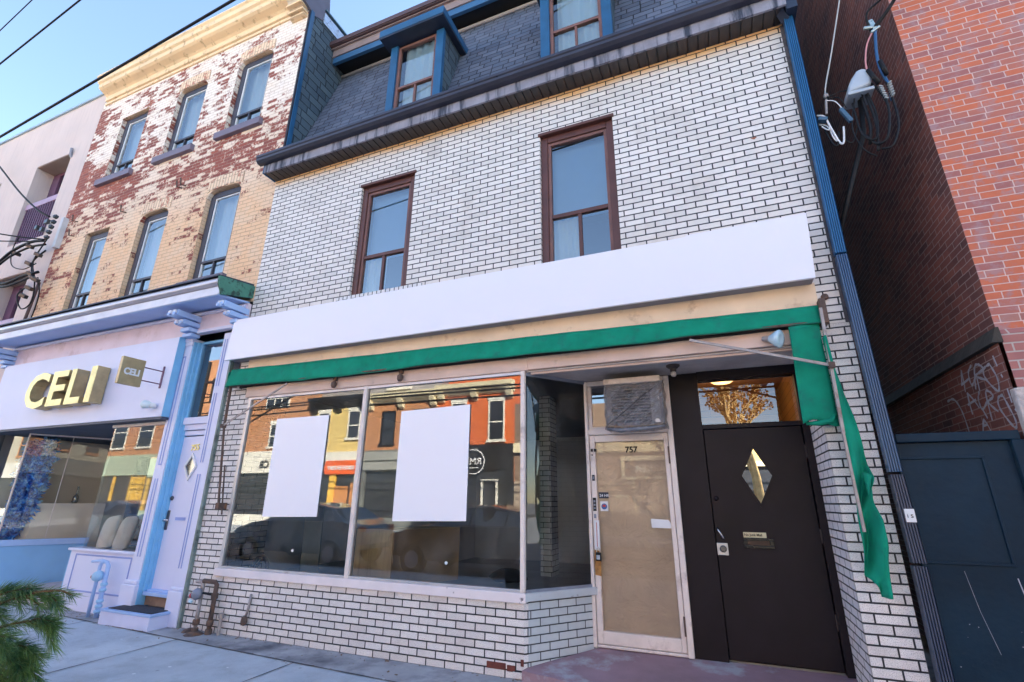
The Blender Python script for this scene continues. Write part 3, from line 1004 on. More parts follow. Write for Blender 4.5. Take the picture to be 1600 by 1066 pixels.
# doorway wall
YD = .65
SD = obj('shop_door', MB().box(-1.245, -1.19, YD - .03, YD + .05, .2, 2.17).box(-.475, -.43, YD - .03, YD + .05, .2, 2.17)
         .box(-1.19, -.475, YD - .03, YD + .05, 2.10, 2.17).box(-1.19, -.475, YD - .03, YD + .05, .2, .31), frame_cream, shop, bevel=.006)
SD['label'] = 'narrow cream door papered over with brown kraft paper'
fr = MB().box(-1.285, -1.25, YD - .05, YD + .08, .17, 2.765).box(-.425, -.372, YD - .05, YD + .08, .17, 2.765).box(-1.25, -.425, YD - .045, YD + .08, 2.175, 2.235).box(-1.25, -.425, YD - .045, YD + .08, 2.715, 2.765).box(-1.25, -.425, YD - .035, YD + .08, .17, .195)
obj('door_frame', fr, frame_cream, SD, bevel=.006)


def kraft_mat():
    m, t, b, N, L = newmat('brown_kraft_paper')
    tc = N.new('ShaderNodeTexCoord')
    v = tc.outputs['Object']
    mp = N.new('ShaderNodeMapping')
    mp.inputs['Scale'].default_value = (1, 1, 1.3)
    L.new(v, mp.inputs[0])
    n1 = noise(N, L, mp.outputs[0], 2.2, 6, .6, .4)
    c = mixc(N, L, ramp(N, L, n1, .3, .75), (.56, .455, .36), (.73, .61, .49))
    L.new(c, b.inputs['Base Color'])
    b.inputs['Roughness'].default_value = .8
    L.new(bump(N, L, noise(N, L, mp.outputs[0], 3.5, 5, .6, .6), .04), b.inputs['Normal'])
    return m


kraft = kraft_mat()


def kp(u, v_):
    return (-1.19 + .715 * u, YD + .022 + .006 * math.sin(5 * u + 9 * v_) + .005 * math.sin(14 * v_ + 3 * u * u), .31 + 1.79 * v_)


obj('brown_paper', MB().grid(kp, 24, 60), kraft, SD, smooth=True)
obj('pane', MB().quad((-1.19, YD + .004, .31), (-.475, YD + .004, .31), (-.475, YD + .004, 2.10), (-1.19, YD + .004, 2.10)), glass('door_glass', 1.55, (.93, .93, .92), wav=0.0), SD)
obj('hinges', MB().box(-.44, -.424, YD - .055, YD - .045, 1.86, 2.03).box(-.44, -.424, YD - .055, YD - .045, .34, .5), rust, SD)
obj('number_757', MB().text('757', .085, (-.875, YD - .002, 1.985), (1, 0, 0), (0, 0, 1), .004, .002), black, SD)
obj('dark_sticker', MB().box(-1.175, -1.075, YD - .003, YD + .0, 1.525, 1.585), navy, SD)
obj('sticker_text', MB().text('24 HR.', .038, (-1.168, YD - .006, 1.54), (1, 0, 0), (0, 0, 1), .002, .0006), white_plastic, SD)
obj('round_sticker', MB().box(-1.165, -1.085, YD - .003, YD + .0, 1.40, 1.495), white_plastic, SD)
obj('sticker_emblem', MB().lathe([(.03, 0), (.03, .002)], (-1.125, YD - .003, 1.445), (0, -1, 0)), flat('sticker_blue', (.03, .12, .35), .4), SD)
obj('sticker_dot', MB().box(-1.14, -1.11, YD - .009, YD - .006, 1.44, 1.462), flat('sticker_red', (.55, .04, .04), .4), SD)
obj('paper_slip', MB().prism([(-.665, 1.335), (-.50, 1.328), (-.478, 1.30), (-.478, 1.25), (-.66, 1.252)], 'y', YD - .006, YD - .002), white_plastic, SD)
obj('frame_stickers', MB().box(-1.232, -1.205, YD - .033, YD - .030, 1.70, 1.76).box(-1.235, -1.200, YD - .033, YD - .030, 1.40, 1.53), black, SD)
obj('frame_sticker_marks', MB().box(-1.226, -1.211, YD - .036, YD - .033, 1.715, 1.745).box(-1.228, -1.208, YD - .036, YD - .033, 1.42, 1.435).box(-1.228, -1.208, YD - .036, YD - .033, 1.45, 1.47).box(-1.228, -1.208, YD - .036, YD - .033, 1.485, 1.505).box(-1.23, -1.208, YD - .033, YD - .030, 1.33, 1.37), greymetal, SD)
obj('bare_wood_patch', MB().prism([(-1.24, .80), (-1.18, .79), (-1.178, .93), (-1.19, 1.02), (-1.238, 1.03), (-1.243, .9)], 'y', YD - .037, YD - .03), flat('splintered_wood', (.42, .20, .06), .8, 0, .3, 20, dirt=(.15, .07, .03), dscale=30), SD)
obj('hasp_holes', MB().box(-1.235, -1.212, YD - .036, YD - .03, 2.0, 2.03).box(-1.2, -1.178, YD - .036, YD - .03, 2.0, 2.03).lathe([(.008, 0), (.008, .004)], (-1.222, YD - .032, 1.965), (0, -1, 0)), black, SD)
# side light above door with the air conditioner
TW = obj('door_transom', MB().box(-1.25, -1.21, YD - .01, YD + .03, 2.235, 2.715).box(-1.21, -.425, YD - .01, YD + .03, 2.235, 2.265), frame_cream, SD, bevel=.003)
obj('transom_pane', MB().quad((-1.21, YD + .01, 2.26), (-.425, YD + .01, 2.26), (-.425, YD + .01, 2.715), (-1.21, YD + .01, 2.715)), win_glass, SD)
# black door
BD = obj('black_door', MB().box(-.083, .775, YD + .0, YD + .045, .19, 2.185), black_door_m, shop, bevel=.004)
obj('door_light_block', MB().box(-.37, .86, YD + .062, YD + .075, .05, 2.2).box(-.37, -.09, YD + .062, YD + .075, 2.2, 2.78).box(.785, .86, YD + .062, YD + .075, 2.2, 2.78).box(-.09, .785, YD + .062, YD + .075, 2.68, 2.95), black, BD)  # added to stop hall light leaking through the gaps round the door
BD['label'] = 'wide black door with a diamond window and a mail slot'
obj('door_frame', MB().box(-.372, -.09, YD - .012, YD + .06, .165, 2.775).box(-.09, .84, YD - .05, YD + .06, 2.69, 2.775).box(.782, .842, YD - .04, YD + .06, .165, 2.69)
    .box(-.09, .782, YD - .012, YD + .05, 2.19, 2.235), black_door_m, BD, bevel=.004)
obj('transom_pane', MB().quad((-.09, YD + .02, 2.235), (.782, YD + .02, 2.235), (.782, YD + .02, 2.69), (-.09, YD + .02, 2.69)), glass('transom_glass', 2.0, (.9, .9, .88), wav=.0002), BD)
dm = [(.341, 2.02), (.192, 1.735), (.341, 1.45), (.487, 1.735)]
dm2 = [(.341, 1.985), (.211, 1.735), (.341, 1.487), (.468, 1.735)]
f_ = MB()
for i in range(4):
    j = (i + 1) % 4
    f_.hexa([(dm[i][0], YD - .012, dm[i][1]), (dm[j][0], YD - .012, dm[j][1]), (dm[j][0], YD + .0, dm[j][1]), (dm[i][0], YD + .0, dm[i][1]),
             (dm2[i][0], YD - .012, dm2[i][1]), (dm2[j][0], YD - .012, dm2[j][1]), (dm2[j][0], YD + .0, dm2[j][1]), (dm2[i][0], YD + .0, dm2[i][1])])
obj('diamond_frame', f_, black_door_m, BD)
obj('diamond_pane', MB().add([(p[0], YD - .004, p[1]) for p in dm2], [(0, 1, 2, 3)]), glass('diamond_glass', 7.0, (.1, .1, .1), wav=.0003), BD)
obj('mail_slot', MB().box(.15, .40, YD - .018, YD + .0, 1.10, 1.125).box(.15, .40, YD - .018, YD + .0, 1.165, 1.185).box(.15, .185, YD - .018, YD + .0, 1.125, 1.165).box(.365, .40, YD - .018, YD + .0, 1.125, 1.165), flat('black_metal', (.015, .015, .016), .25, .3), BD, bevel=.004)
obj('mail_flap', MB().box(.185, .365, YD - .008, YD + .0, 1.125, 1.165), flat('flap_red', (.03, .006, .006), .3), BD)
obj('mail_notice', MB().box(.156, .346, YD - .006, YD + .0, 1.19, 1.235), flat('cream_plate', (.66, .58, .36), .5), BD)
obj('notice_text', MB().text('No Junk Mail', .031, (.162, YD - .0075, 1.203), (1, 0, 0), (0, 0, 1), .002, .0006, squash=.92), black, BD)
obj('lock_plate', MB().box(-.083, .012, YD - .008, YD + .0, 1.03, 1.135), flat('lock_steel', (.55, .55, .56), .35, .6), BD, bevel=.004)
obj('lock_cylinder', MB().lathe([(.03, 0), (.03, .014), (.022, .02), (.001, .02)], (-.03, YD - .008, 1.085), (0, -1, 0)), flat('dark_steel', (.12, .12, .13), .3, .8), BD, smooth=False)
obj('pull_handle', MB().tube([(-.065, YD, 1.265), (-.055, YD - .045, 1.25), (-.02, YD - .045, 1.185), (-.008, YD, 1.17)], .009, 8), flat('chrome', (.6, .6, .6), .2, .9), BD, smooth=True)
obj('old_knob', MB().lathe([(.02, 0), (.022, .006), (.012, .014), (.001, .016)], (-.04, YD, 1.53), (0, -1, 0)), black_door_m, BD, smooth=True)
hg = MB()
for z in (1.95, 1.22, .55): hg.tube([(.78, YD - .008, z - .06), (.78, YD - .008, z + .06)], .008, 8)
obj('hinges', hg, dark_wood, BD)
# wall stains and marks on the facade
for nm, c, r0 in (('facade_rust_stain', (.72, 4.99), .022),):
    pts = [(c[0] + r0 * math.cos(t) * (1 + .5 * math.sin(3 * t)), c[1] + r0 * .6 * math.sin(t) * (1 + .4 * math.cos(5 * t))) for t in [k * .5236 for k in range(12)]]
    obj(nm, MB().prism(pts, 'y', -.003, -.0005), flat('rust_stain', (.34, .13, .08), .9), shop)

# ---- porch step
st = MB()
top = [(-1.775, -.03, .085), (-1.2, -.16, .085), (.4, -.34, .085), (1.3, -.38, .085), (1.3, -.002, .10), (.842, -.002, .10), (.842, .66, .166), (-1.22, .66, .166), (-1.74, .03, .10)]
n = len(top)
st.add(top + [(p[0], p[1], -.05) for p in top], [tuple(range(n))] + [(i, n + i, n + (i + 1) % n, (i + 1) % n) for i in range(n)])
o = obj('porch_step', st, step_red)
tag(o, 'worn purplish red concrete step in front of the recessed doors', 'step')
# missing-brick piece low at the corner
o = obj('loose_brick', MB().box(-1.87, -1.775, -.012, .06, .012, .062), white_brick_low, bevel=.004)
tag(o, 'single white speckled brick at the foot of the corner beside the red step', 'brick')

# ---- blank sign
sg = thing('blank_sign', (-2.5, -.15, 3.29), 'long blank white sign board across the brick front above the awning', 'sign')
obj('sign_face', MB().prism([(-6.12, 3.30), (.955, 3.31), (.985, 3.935), (-.02, 3.925), (-.04, 3.91), (-2.6, 3.905), (-6.07, 3.885)], 'y', -.2, -.17), white_panel, sg)
obj('sign_box', MB().box(-6.11, .95, -.17, -.004, 3.315, 3.88), sign_under, sg, bevel=.005)

# ---- awning
aw = thing('green_awning', (-2.5, -.1, 2.9), 'torn teal green awning folded along the top of the shop window', 'awning')


def val(u, v_):
    x_ = -6.08 + 7.04 * u
    f = .010 * math.sin(u * 31) + .006 * math.sin(u * 83 + 1) + .012 * math.sin(u * 9 + 2)
    z_ = 2.925 + .235 * v_ + (.010 * math.sin(u * 14 + 1) + .004 * math.sin(u * 61)) * (1 - v_) - .035 * max(0, .0 + u - .0) * v_ + (-.02 + .05 * (1 - u)) * v_
    return (x_, -.13 - f * (1 - .4 * v_) + .05 * v_, z_)


o = obj('valance', MB().grid(val, 160, 6), teal, aw, smooth=True)
md = o.modifiers.new('thick', 'SOLIDIFY')
md.thickness = .004
obj('valance_end', MB().grid(lambda u, v_: (-6.085 + .01 * math.sin(v_ * 6), -.13 + .1 * u + .01 * v_, 2.93 + .22 * v_ + .02 * u), 6, 6), teal, aw, smooth=True)
obj('valance_hem', MB().tube([tuple(Vector(val(i / 80, 0)) + Vector((0, 0, .004))) for i in range(81)], .005, 5), flat('dark_teal_hem', (.003, .15, .10), .8), aw)


def pan(u, v_):   # rolled side panel at the right end, hanging down
    return (.705 + .225 * u - .02 * v_ * (1 - u) + .0 * v_, -.085 - .008 * math.sin(u * 3.1) - .006 * math.sin(v_ * 7 + u * 4), 2.93 - .83 * v_ + .03 * math.sin(u * 5) * v_)


o = obj('side_panel', MB().grid(pan, 10, 24), teal, aw, smooth=True)
o.modifiers.new('thick', 'SOLIDIFY').thickness = .012
obj('side_panel_fold', MB().tube([(.71, -.07, 2.105), (.8, -.1, 2.10), (.88, -.105, 2.115), (.925, -.09, 2.17)], [.012, .022, .022, .01], 8), teal, aw, smooth=True)
L_ = [(.937, 2.80), (.935, 2.4), (.93, 2.1), (.93, 1.85), (.925, 1.6), (.925, 1.45), (.915, 1.3), (.91, 1.15), (.90, 1.0), (.94, .97), (.965, .93), (.985, .865)]
R_ = [(.95, 2.80), (1.00, 2.42), (1.025, 2.15), (1.04, 1.93), (1.045, 1.78), (1.053, 1.68), (1.02, 1.60), (1.02, 1.5), (1.04, 1.38), (1.035, 1.2), (1.02, 1.05), (1.0, .87)]


def torn(u, v_):
    k = v_ * 11
    i = min(10, int(k))
    t = k - i
    l = Vector(L_[i]).lerp(Vector(L_[i + 1]), t)
    r = Vector(R_[i]).lerp(Vector(R_[i + 1]), t) + Vector((.02 * math.sin(min(1, v_ * 3) * 1.57), 0))
    q = l.lerp(r, u)
    return (q.x, -.10 - .05 * math.sin(u * 4.2 + v_ * 5) - .03 * math.sin(v_ * 23 + u * 3) - .02 * v_, q.y)


o = obj('torn_strip', MB().grid(torn, 10, 66), teal, aw, smooth=True)
o.modifiers.new('thick', 'SOLIDIFY').thickness = .006
obj('torn_flap', MB().grid(lambda u, v_: (1.0 + .055 * u * (1 - v_), -.16 - .03 * math.sin(3 * u) - .02 * v_, 1.72 - .16 * v_ - .03 * u), 6, 6), teal, aw, smooth=True)
obj('awning_arm', MB().bar((.955, -.14, 3.05), (.925, -.185, 2.0), .022, .03).bar((.925, -.185, 2.0), (.93, -.185, 1.30), .018, .024), galv, aw)
obj('awning_arm', MB().bar((-.10, -.12, 2.90), (.94, -.18, 2.545), .016, .022), galv, aw)
obj('arm_bracket', MB().box(.92, .965, -.20, -.15, 2.52, 2.57).box(.955, 1.0, -.145, 0, 2.92, 3.14), rust, aw, bevel=.004)
obj('awning_arm', MB().bar((-6.02, -.10, 3.0), (-6.0, -.10, 2.40), .022, .028).bar((-6.0, -.10, 2.40), (-5.83, -.10, 1.42), .018, .022), rust, aw)
obj('awning_arm', MB().bar((-6.0, -.12, 2.41), (-4.95, -.14, 2.89), .014, .02), galv, aw)
obj('awning_arm', MB().bar((-5.90, -.06, 1.9), (-5.79, -.06, 1.30), .012, .014), rust, aw)
obj('arm_bracket', MB().box(-6.03, -5.98, -.14, -.08, 2.38, 2.43).box(-5.86, -5.80, -.12, -.0, 1.36, 1.44), rust, aw, bevel=.004)
obj('front_bar', MB().tube([(-6.05, -.10, 2.945), (.94, -.10, 2.945)], .012, 8), rust, aw)

# ---- posters
for (a, b, c, d), lb in ((((-5.165, 1.285), (-4.32, 1.30), (-4.327, 2.475), (-5.175, 2.47)), 'blank white poster in the left pane of the shop window'),
                         (((-3.275, 1.275), (-2.39, 1.295), (-2.39, 2.478), (-3.268, 2.455)), 'blank white poster in the right pane of the shop window')):
    o = obj('window_poster', MB().prism([a, b, c, d], 'y', -.004, .003), poster_paper)
    tag(o, lb, 'poster', 'blank posters in the shop window')

# ---- air conditioner
ac = thing('air_conditioner', (-.7, .5, 2.2), 'old window air conditioner wrapped in clear plastic above the papered door', 'air conditioner')
obj('case', MB().box(-.985, -.43, .36, .72, 2.215, 2.64), flat('beige_case', (.34, .28, .24), .5, 0, .15, 3, dirt=(.25, .2, .17)), ac, bevel=.012)
lv = MB()
for k in range(11):
    z = 2.27 + k * .031
    lv.obox((-.74, .352, z), (.19, .012, .004), 0, R(-35))
obj('louvres', lv, flat('louvre_grey', (.13, .115, .105), .6), ac)
obj('grille', MB().box(-.935, -.545, .357, .3595, 2.25, 2.62), flat('grille_dark', (.05, .045, .045), .8), ac)
obj('side_trim', MB().box(-.54, -.455, .348, .36, 2.24, 2.62), flat('trim_beige', (.60, .54, .50), .5), ac, bevel=.003)
obj('top_board', MB().box(-1.0, -.43, .30, .66, 2.645, 2.705), flat('foam_board', (.68, .58, .50), .8, 0, .12, 8, dirt=(.35, .28, .22), dscale=12), ac, bevel=.008)


def plastic_mat():
    m, t, b, N, L = newmat('clear_plastic_wrap')
    tc = N.new('ShaderNodeTexCoord')
    N.remove(b)
    tr = N.new('ShaderNodeBsdfTransparent')
    tr.inputs[0].default_value = (.72, .70, .70, 1)
    gl = N.new('ShaderNodeBsdfGlossy')
    gl.inputs['Roughness'].default_value = .18
    df = N.new('ShaderNodeBsdfDiffuse')
    df.inputs[0].default_value = (.30, .28, .29, 1)
    mp = N.new('ShaderNodeMapping')
    mp.inputs['Scale'].default_value = (1, 1, 1)
    mp.inputs['Rotation'].default_value = (0, R(40), 0)
    L.new(tc.outputs['Object'], mp.inputs[0])
    mp2 = N.new('ShaderNodeMapping')
    mp2.inputs['Scale'].default_value = (3, 3, 14)
    L.new(mp.outputs[0], mp2.inputs[0])
    nn = noise(N, L, mp2.outputs[0], 2.0, 6, .65, 1.5)
    bn = bump(N, L, nn, .12)
    L.new(bn, gl.inputs['Normal'])
    a_ = N.new('ShaderNodeMixShader')
    a_.inputs[0].default_value = .35
    L.new(gl.outputs[0], a_.inputs[1])
    L.new(df.outputs[0], a_.inputs[2])
    mx = N.new('ShaderNodeMixShader')
    L.new(ramp(N, L, nn, .38, .68, (.42, .42, .42, 1), (1, 1, 1, 1)), mx.inputs[0])
    L.new(tr.outputs[0], mx.inputs[1])
    L.new(a_.outputs[0], mx.inputs[2])
    L.new(mx.outputs[0], N['Material Output'].inputs[0])
    return m


plast = plastic_mat()


def wrap(u, v_):
    # sheet wrapped around front: u across, v down; bulges and gathers below
    x_ = -1.0 + .585 * u
    y_ = .330 - .012 * math.sin(u * 9 + v_ * 4) - .010 * math.sin(v_ * 13 + u * 21) - .008 * math.sin(u * 34 - v_ * 22)
    z_ = 2.645 - .455 * v_ - .02 * math.sin(u * 3.1) * v_
    if v_ > .9: y_ += (v_ - .9) * 1.6
    return (x_, y_, z_)


obj('plastic_wrap', MB().grid(wrap, 40, 30), plast, ac, smooth=True)
obj('wrap_side', MB().grid(lambda u, v_: (-.412 + .008 * math.sin(v_ * 17 + u * 5), .335 + .3 * u, 2.64 - .45 * v_), 14, 20), plast, ac, smooth=True)
obj('wrap_side', MB().grid(lambda u, v_: (-1.003 + .008 * math.sin(v_ * 17 + u * 5), .335 + .3 * u, 2.64 - .45 * v_), 14, 20), plast, ac, smooth=True)
obj('wrap_gather', MB().tube([(-.99, .36, 2.2), (-.85, .34, 2.175), (-.6, .34, 2.185), (-.42, .36, 2.205)], [.012, .022, .02, .012], 8), flat('plastic_grey', (.16, .17, .2), .25), ac, smooth=True)
obj('plastic_crease', MB().tube([(-.98, .322, 2.235), (-.8, .318, 2.36), (-.6, .318, 2.52), (-.44, .325, 2.625)], .0035, 5), black, ac)

# ---- thermometer, key box
o = obj('thermometer', MB().box(-1.232, -1.176, .600, .612, 1.03, 1.31), white_plastic, bevel=.004)
tag(o, 'slim white thermometer hanging on the edge of the papered door', 'thermometer')
tm = obj('scale_line', MB().box(-1.207, -1.201, .5985, .6003, 1.06, 1.29), flat('red_ink', (.5, .05, .05), .5), None)
tm.parent = o
tm.location = ORG[tm.name] - ORG[o.name]
kb = thing('key_box', (-1.19, .59, .94), 'small black key lock box hanging under the thermometer', 'key box')
obj('box_body', MB().box(-1.222, -1.168, .575, .605, .93, 1.01), black, kb, bevel=.008)
obj('box_panel', MB().box(-1.213, -1.177, .571, .575, .945, .985), flat('key_panel', (.45, .5, .55), .4), kb, bevel=.004)
obj('shackle', MB().tube([(-1.212, .59, 1.0), (-1.212, .59, 1.04), (-1.195, .59, 1.055), (-1.178, .59, 1.04), (-1.178, .59, 1.0)], .004, 6), steel, kb)

# ---- lamps under the porch and on the awning
pl_ = thing('porch_lamp', (-.29, .25, 2.775), 'dark bulb holder on the porch ceiling above the doors', 'lamp')
obj('rose', MB().lathe([(.065, 0), (.065, -.012), (.045, -.03), (.03, -.035), (.03, -.06), (.022, -.065)], (-.29, .25, 2.775)), dark_wood, pl_, smooth=False)
obj('bulb', MB().lathe([(.014, -.06), (.024, -.075), (.028, -.092), (.02, -.11), (.001, -.116)], (-.29, .25, 2.775)), flat('dusty_bulb', (.35, .33, .32), .3), pl_, smooth=True)
fl = thing('awning_spotlight', (.58, -.12, 2.82), 'clear reflector spotlight bulb under the green awning', 'lamp')
obj('socket', MB().lathe([(.022, 0), (.024, .03), (.03, .06)], (.50, -.05, 2.86), (.85, -.5, -.25), 14), galv, fl)
obj('bulb', MB().lathe([(.022, .05), (.035, .065), (.072, .12), (.08, .14), (.074, .15), (.04, .155), (.03, .148), (.001, .148)], (.50, -.05, 2.86), (.85, -.5, -.25), 20), bulb_glass, fl, smooth=True)
for lx in (-4.72, -4.38, -.9):
    pass
for i, lx in enumerate((-4.25, -3.28)):
    b_ = thing('lamp_socket', (lx, -.04, 2.9), ('rusty empty lamp socket hanging under the awning, left of the window mullion', 'rusty empty lamp socket hanging under the awning, right of the window mullion')[i], 'lamp', 'lamp sockets under the awning')
    obj('socket_cup', MB().lathe([(.014, 0), (.018, -.03), (.035, -.05), (.032, -.09), (.02, -.11), (.001, -.112)], (lx, -.06, 2.905), (0, .15, 1), 12), rust, b_, smooth=True)
    obj('socket_bracket', MB().box(lx - .02, lx + .02, -.075, -.03, 2.89, 2.93), rust, b_)

# ---- pipes at the foot of the wall
gpz = thing('gas_pipes', (-5.68, -.08, 0), 'rusty gas pipes with a grey regulator at the left foot of the white brick wall', 'pipes')
obj('riser_pipe', MB().tube([(-5.83, -.10, 0.0), (-5.83, -.10, .36)], .022, 10).tube([(-5.83, -.1, .36), (-5.83, -.1, .52), (-5.86, -.1, .545), (-5.94, -.1, .545)], .024, 10), galv, gpz, smooth=True)
obj('riser_pipe', MB().tube([(-5.64, -.07, 0.0), (-5.64, -.07, .52), (-5.66, -.08, .55), (-5.83, -.1, .555)], .026, 10), rust, gpz, smooth=True)
obj('regulator', MB().lathe([(.001, -.04), (.05, -.035), (.065, 0), (.05, .035), (.001, .04)], (-5.84, -.15, .42), (.3, -1, .2), 16), greymetal, gpz, smooth=True)
obj('relief_cap', MB().lathe([(.02, 0), (.022, .02), (.001, .03)], (-5.91, -.16, .40), (-.6, -.8, .0), 10), flat('red_cap', (.55, .03, .06), .4), gpz)
obj('vent_cap', MB().lathe([(.022, 0), (.026, .03), (.001, .035)], (-5.87, -.18, .36), (-.2, -.6, -.8), 10), flat('pale_blue_cap', (.5, .68, .78), .4), gpz)
fl_ = MB()
for x_, y_, z_ in ((-5.83, -.1, .12), (-5.64, -.07, .12), (-5.64, -.07, .40), (-5.83, -.1, .03), (-5.64, -.07, .03)):
    fl_.lathe([(.034, -.03), (.038, -.02), (.038, .02), (.034, .03)], (x_, y_, z_), (0, 0, 1), 10)
obj('fittings', fl_, rust, gpz)
obj('link_pipe', MB().tube([(-5.78, -.12, .43), (-5.64, -.08, .41)], .012, 8), black, gpz)
obj('stub_pipe', MB().tube([(-5.50, -.05, 0), (-5.50, -.05, .20)], .02, 10).lathe([(.03, .18), (.03, .23), (.001, .235)], (-5.50, -.05, 0), (0, 0, 1), 10), galv, gpz)
o = thing('standpipe', (-5.14, -.04, .13), 'thin grey wall pipe ending in a rusty round cap', 'pipe')
obj('pipe', MB().tube([(-5.12, -.02, .45), (-5.125, -.025, .3), (-5.14, -.03, .22)], .014, 8), galv, o, smooth=True)
obj('cap', MB().lathe([(.016, .09), (.03, .07), (.036, .03), (.03, 0), (.001, -.012)], (-5.145, -.04, .14), (0, 0, 1), 14), rust, o, smooth=True)
o = thing('downspout', (1.2, -.06, 0), 'tall ribbed dark blue downspout at the right edge of the white brick wall', 'downspout')


def spout(name, pts, m_):
    mb = MB()
    for (x0, z0), (x1, z1) in zip(pts[:-1], pts[1:]):
        n_ = 5
        wd = .082
        prof = []
        for k in range(n_):
            a_ = -wd / 2 + wd * k / n_
            prof += [(a_, -.105), (a_ + wd / n_ * .55, -.105), (a_ + wd / n_ * .62, -.090), (a_ + wd / n_ * .93, -.090)]
        prof += [(wd / 2, -.105), (wd / 2, -.03), (-wd / 2, -.03)]
        q = len(prof)
        vs = [(x0 + p[0], p[1], z0) for p in prof] + [(x1 + p[0], p[1], z1) for p in prof]
        mb.add(vs, [tuple(range(q)), tuple(range(2 * q - 1, q - 1, -1))] + [(i, (i + 1) % q, q + (i + 1) % q, q + i) for i in range(q)])
    return obj(name, mb, m_, o)


spout('upper_pipe', [(1.215, 6.30), (1.2, 3.55)], flat('blue_downspout', (.012, .12, .28), .4, .1, .12, 3))
spout('lower_pipe', [(1.20, 3.53), (1.225, 1.72)], flat('slate_downspout', (.05, .11, .21), .35, .2, .15, 3))
spout('lower_pipe', [(1.226, 1.70), (1.24, 1.10)], flat('dark_downspout', (.05, .065, .11), .35, .3, .2, 3))
spout('lower_pipe', [(1.236, 1.08), (1.235, .0)], flat('dark_downspout', (.05, .065, .11), .35, .3, .2, 3))
obj('gutter_outlet', MB().bar((1.10, -.2, 6.45), (1.2, -.07, 6.29), .08, .07), navy, o)
obj('spout_sticker', MB().box(1.215, 1.275, -.109, -.1055, 1.37, 1.46), white_plastic, o)
obj('sticker_print', MB().text('i', .04, (1.225, -.110, 1.40), (1, 0, 0), (0, 0, 1), .002).text('s', .05, (1.245, -.110, 1.40), (1, 0, 0), (0, 0, 1), .002), black, o)
o = obj('gap_shade_strip', MB().box(1.145, 1.185, -.012, .02, 2.95, 6.3), flat('gap_shade', (.09, .08, .085), .9, 0, .4, 12, bs=20, bd=.01))  # dark strip painted in for the shaded gap beside the brickwork
o.parent = shop
o.location = ORG[o.name] - ORG[shop.name]
o = obj('conduit_clamp', MB().lathe([(.02, 0), (.03, .02), (.022, .035), (.022, .045)], (1.03, 0, 3.19), (0, -1, 0), 14), rust)
tag(o, 'small rusty pipe stub sticking out beside the right end of the sign', 'pipe stub')

# ---- inside the empty shop
o = thing('plywood_crate', (-3.5, .9, .56), 'plywood crate standing inside the right pane of the empty shop', 'crate')
a_ = R(62)
c0 = Vector((-3.49, .34, .56))
d1 = Vector((-.93, -.10, 0)).normalized()
d2 = Vector((.42, 1, 0)).normalized()
pA = [c0, c0 + d2 * .95, c0 + d2 * .95 + d1 * .48, c0 + d1 * .48]
obj('crate_box', MB().hexa([(p.x, p.y, .565) for p in pA] + [(p.x, p.y, 1.17) for p in pA]), ply, o, bevel=.004)
side = [c0 + Vector((.004, -.003, 0)), c0 + d2 * .95 + Vector((.004, -.003, 0)), c0 + d2 * .95 + Vector((.018, 0, 0)), c0 + Vector((.018, 0, 0))]
obj('crate_side', MB().hexa([(p.x, p.y, .57) for p in side] + [(p.x, p.y, 1.165) for p in side]), ply_shaded, o)  # shade on this side of the crate put into a darker plywood sheet
o = obj('black_bag', MB().lathe([(.22, 0), (.25, .03), (.2, .08), (.12, .12), (.001, .13)], (-2.55, 1.5, .56), (.05, 0, 1), 9), black, smooth=True)
tag(o, 'black bag slumped on the shop floor beside the plywood crate', 'bag')
o = obj('coiled_hose', MB().tube([(-5.50, .25, .56), (-5.47, .24, .70), (-5.38, .23, .80), (-5.27, .22, .82), (-5.19, .21, .74), (-5.2, .21, .57)], .022, 10)
        .tube([(-5.46, .28, .56), (-5.43, .27, .69), (-5.36, .26, .77), (-5.27, .25, .78), (-5.21, .24, .70), (-5.23, .24, .57)], .016, 8), black, smooth=True)
tag(o, 'loop of black hose inside the left bottom corner of the shop window', 'hose')
o = obj('floor_sheet', MB().quad((-5.2, .765, .18), (-4.9, .765, .18), (-4.95, .78, 1.4), (-5.25, .78, 1.4)), flat('blue_grey_board', (.30, .38, .42), .6))
o.modifiers.new('thick', 'SOLIDIFY').thickness = .02
o.name = 'leaning_panel'
tag(o, 'pale blue panel leaning inside the left part of the shop window', 'panel')
pot = MB()
for px_, pz_ in ((-4.62, .93), (-2.60, .90)):
    o = obj('glass_sticker', MB().lathe([(.016, 0), (.016, .003)], (px_, .008, pz_), (0, -1, 0), 14), white_plastic)
    tag(o, 'small round sticker low on the left shop pane' if px_ < -4 else 'small round sticker low on the right shop pane', 'sticker', 'round stickers on the shop panes')

# ================================================================== BRICK SHOP WITH THE BLUE STOREFRONT
bb = thing('peeling_brick_shop', (-9.1, 0, 0), 'three storey brick shop building with peeling cream paint and lavender blue storefront', 'building')
BX0, BX1 = -12.2, -6.03
ups = [(-11.2, -10.3, 7.78, 9.40, 0), (-9.38, -8.50, 7.80, 9.46, .13), (-7.66, -6.76, 7.82, 9.52, .13)]
dns = [(-11.17, -10.40, 4.80, 6.50, 0), (-9.47, -8.66, 4.80, 6.54, .14), (-7.68, -6.84, 4.82, 6.58, .14)]
obj('brick_wall', MB().wall(BX0, BX1, 4.25, 10.2, 0.0, ups + dns, .14), peel_brick, bb)
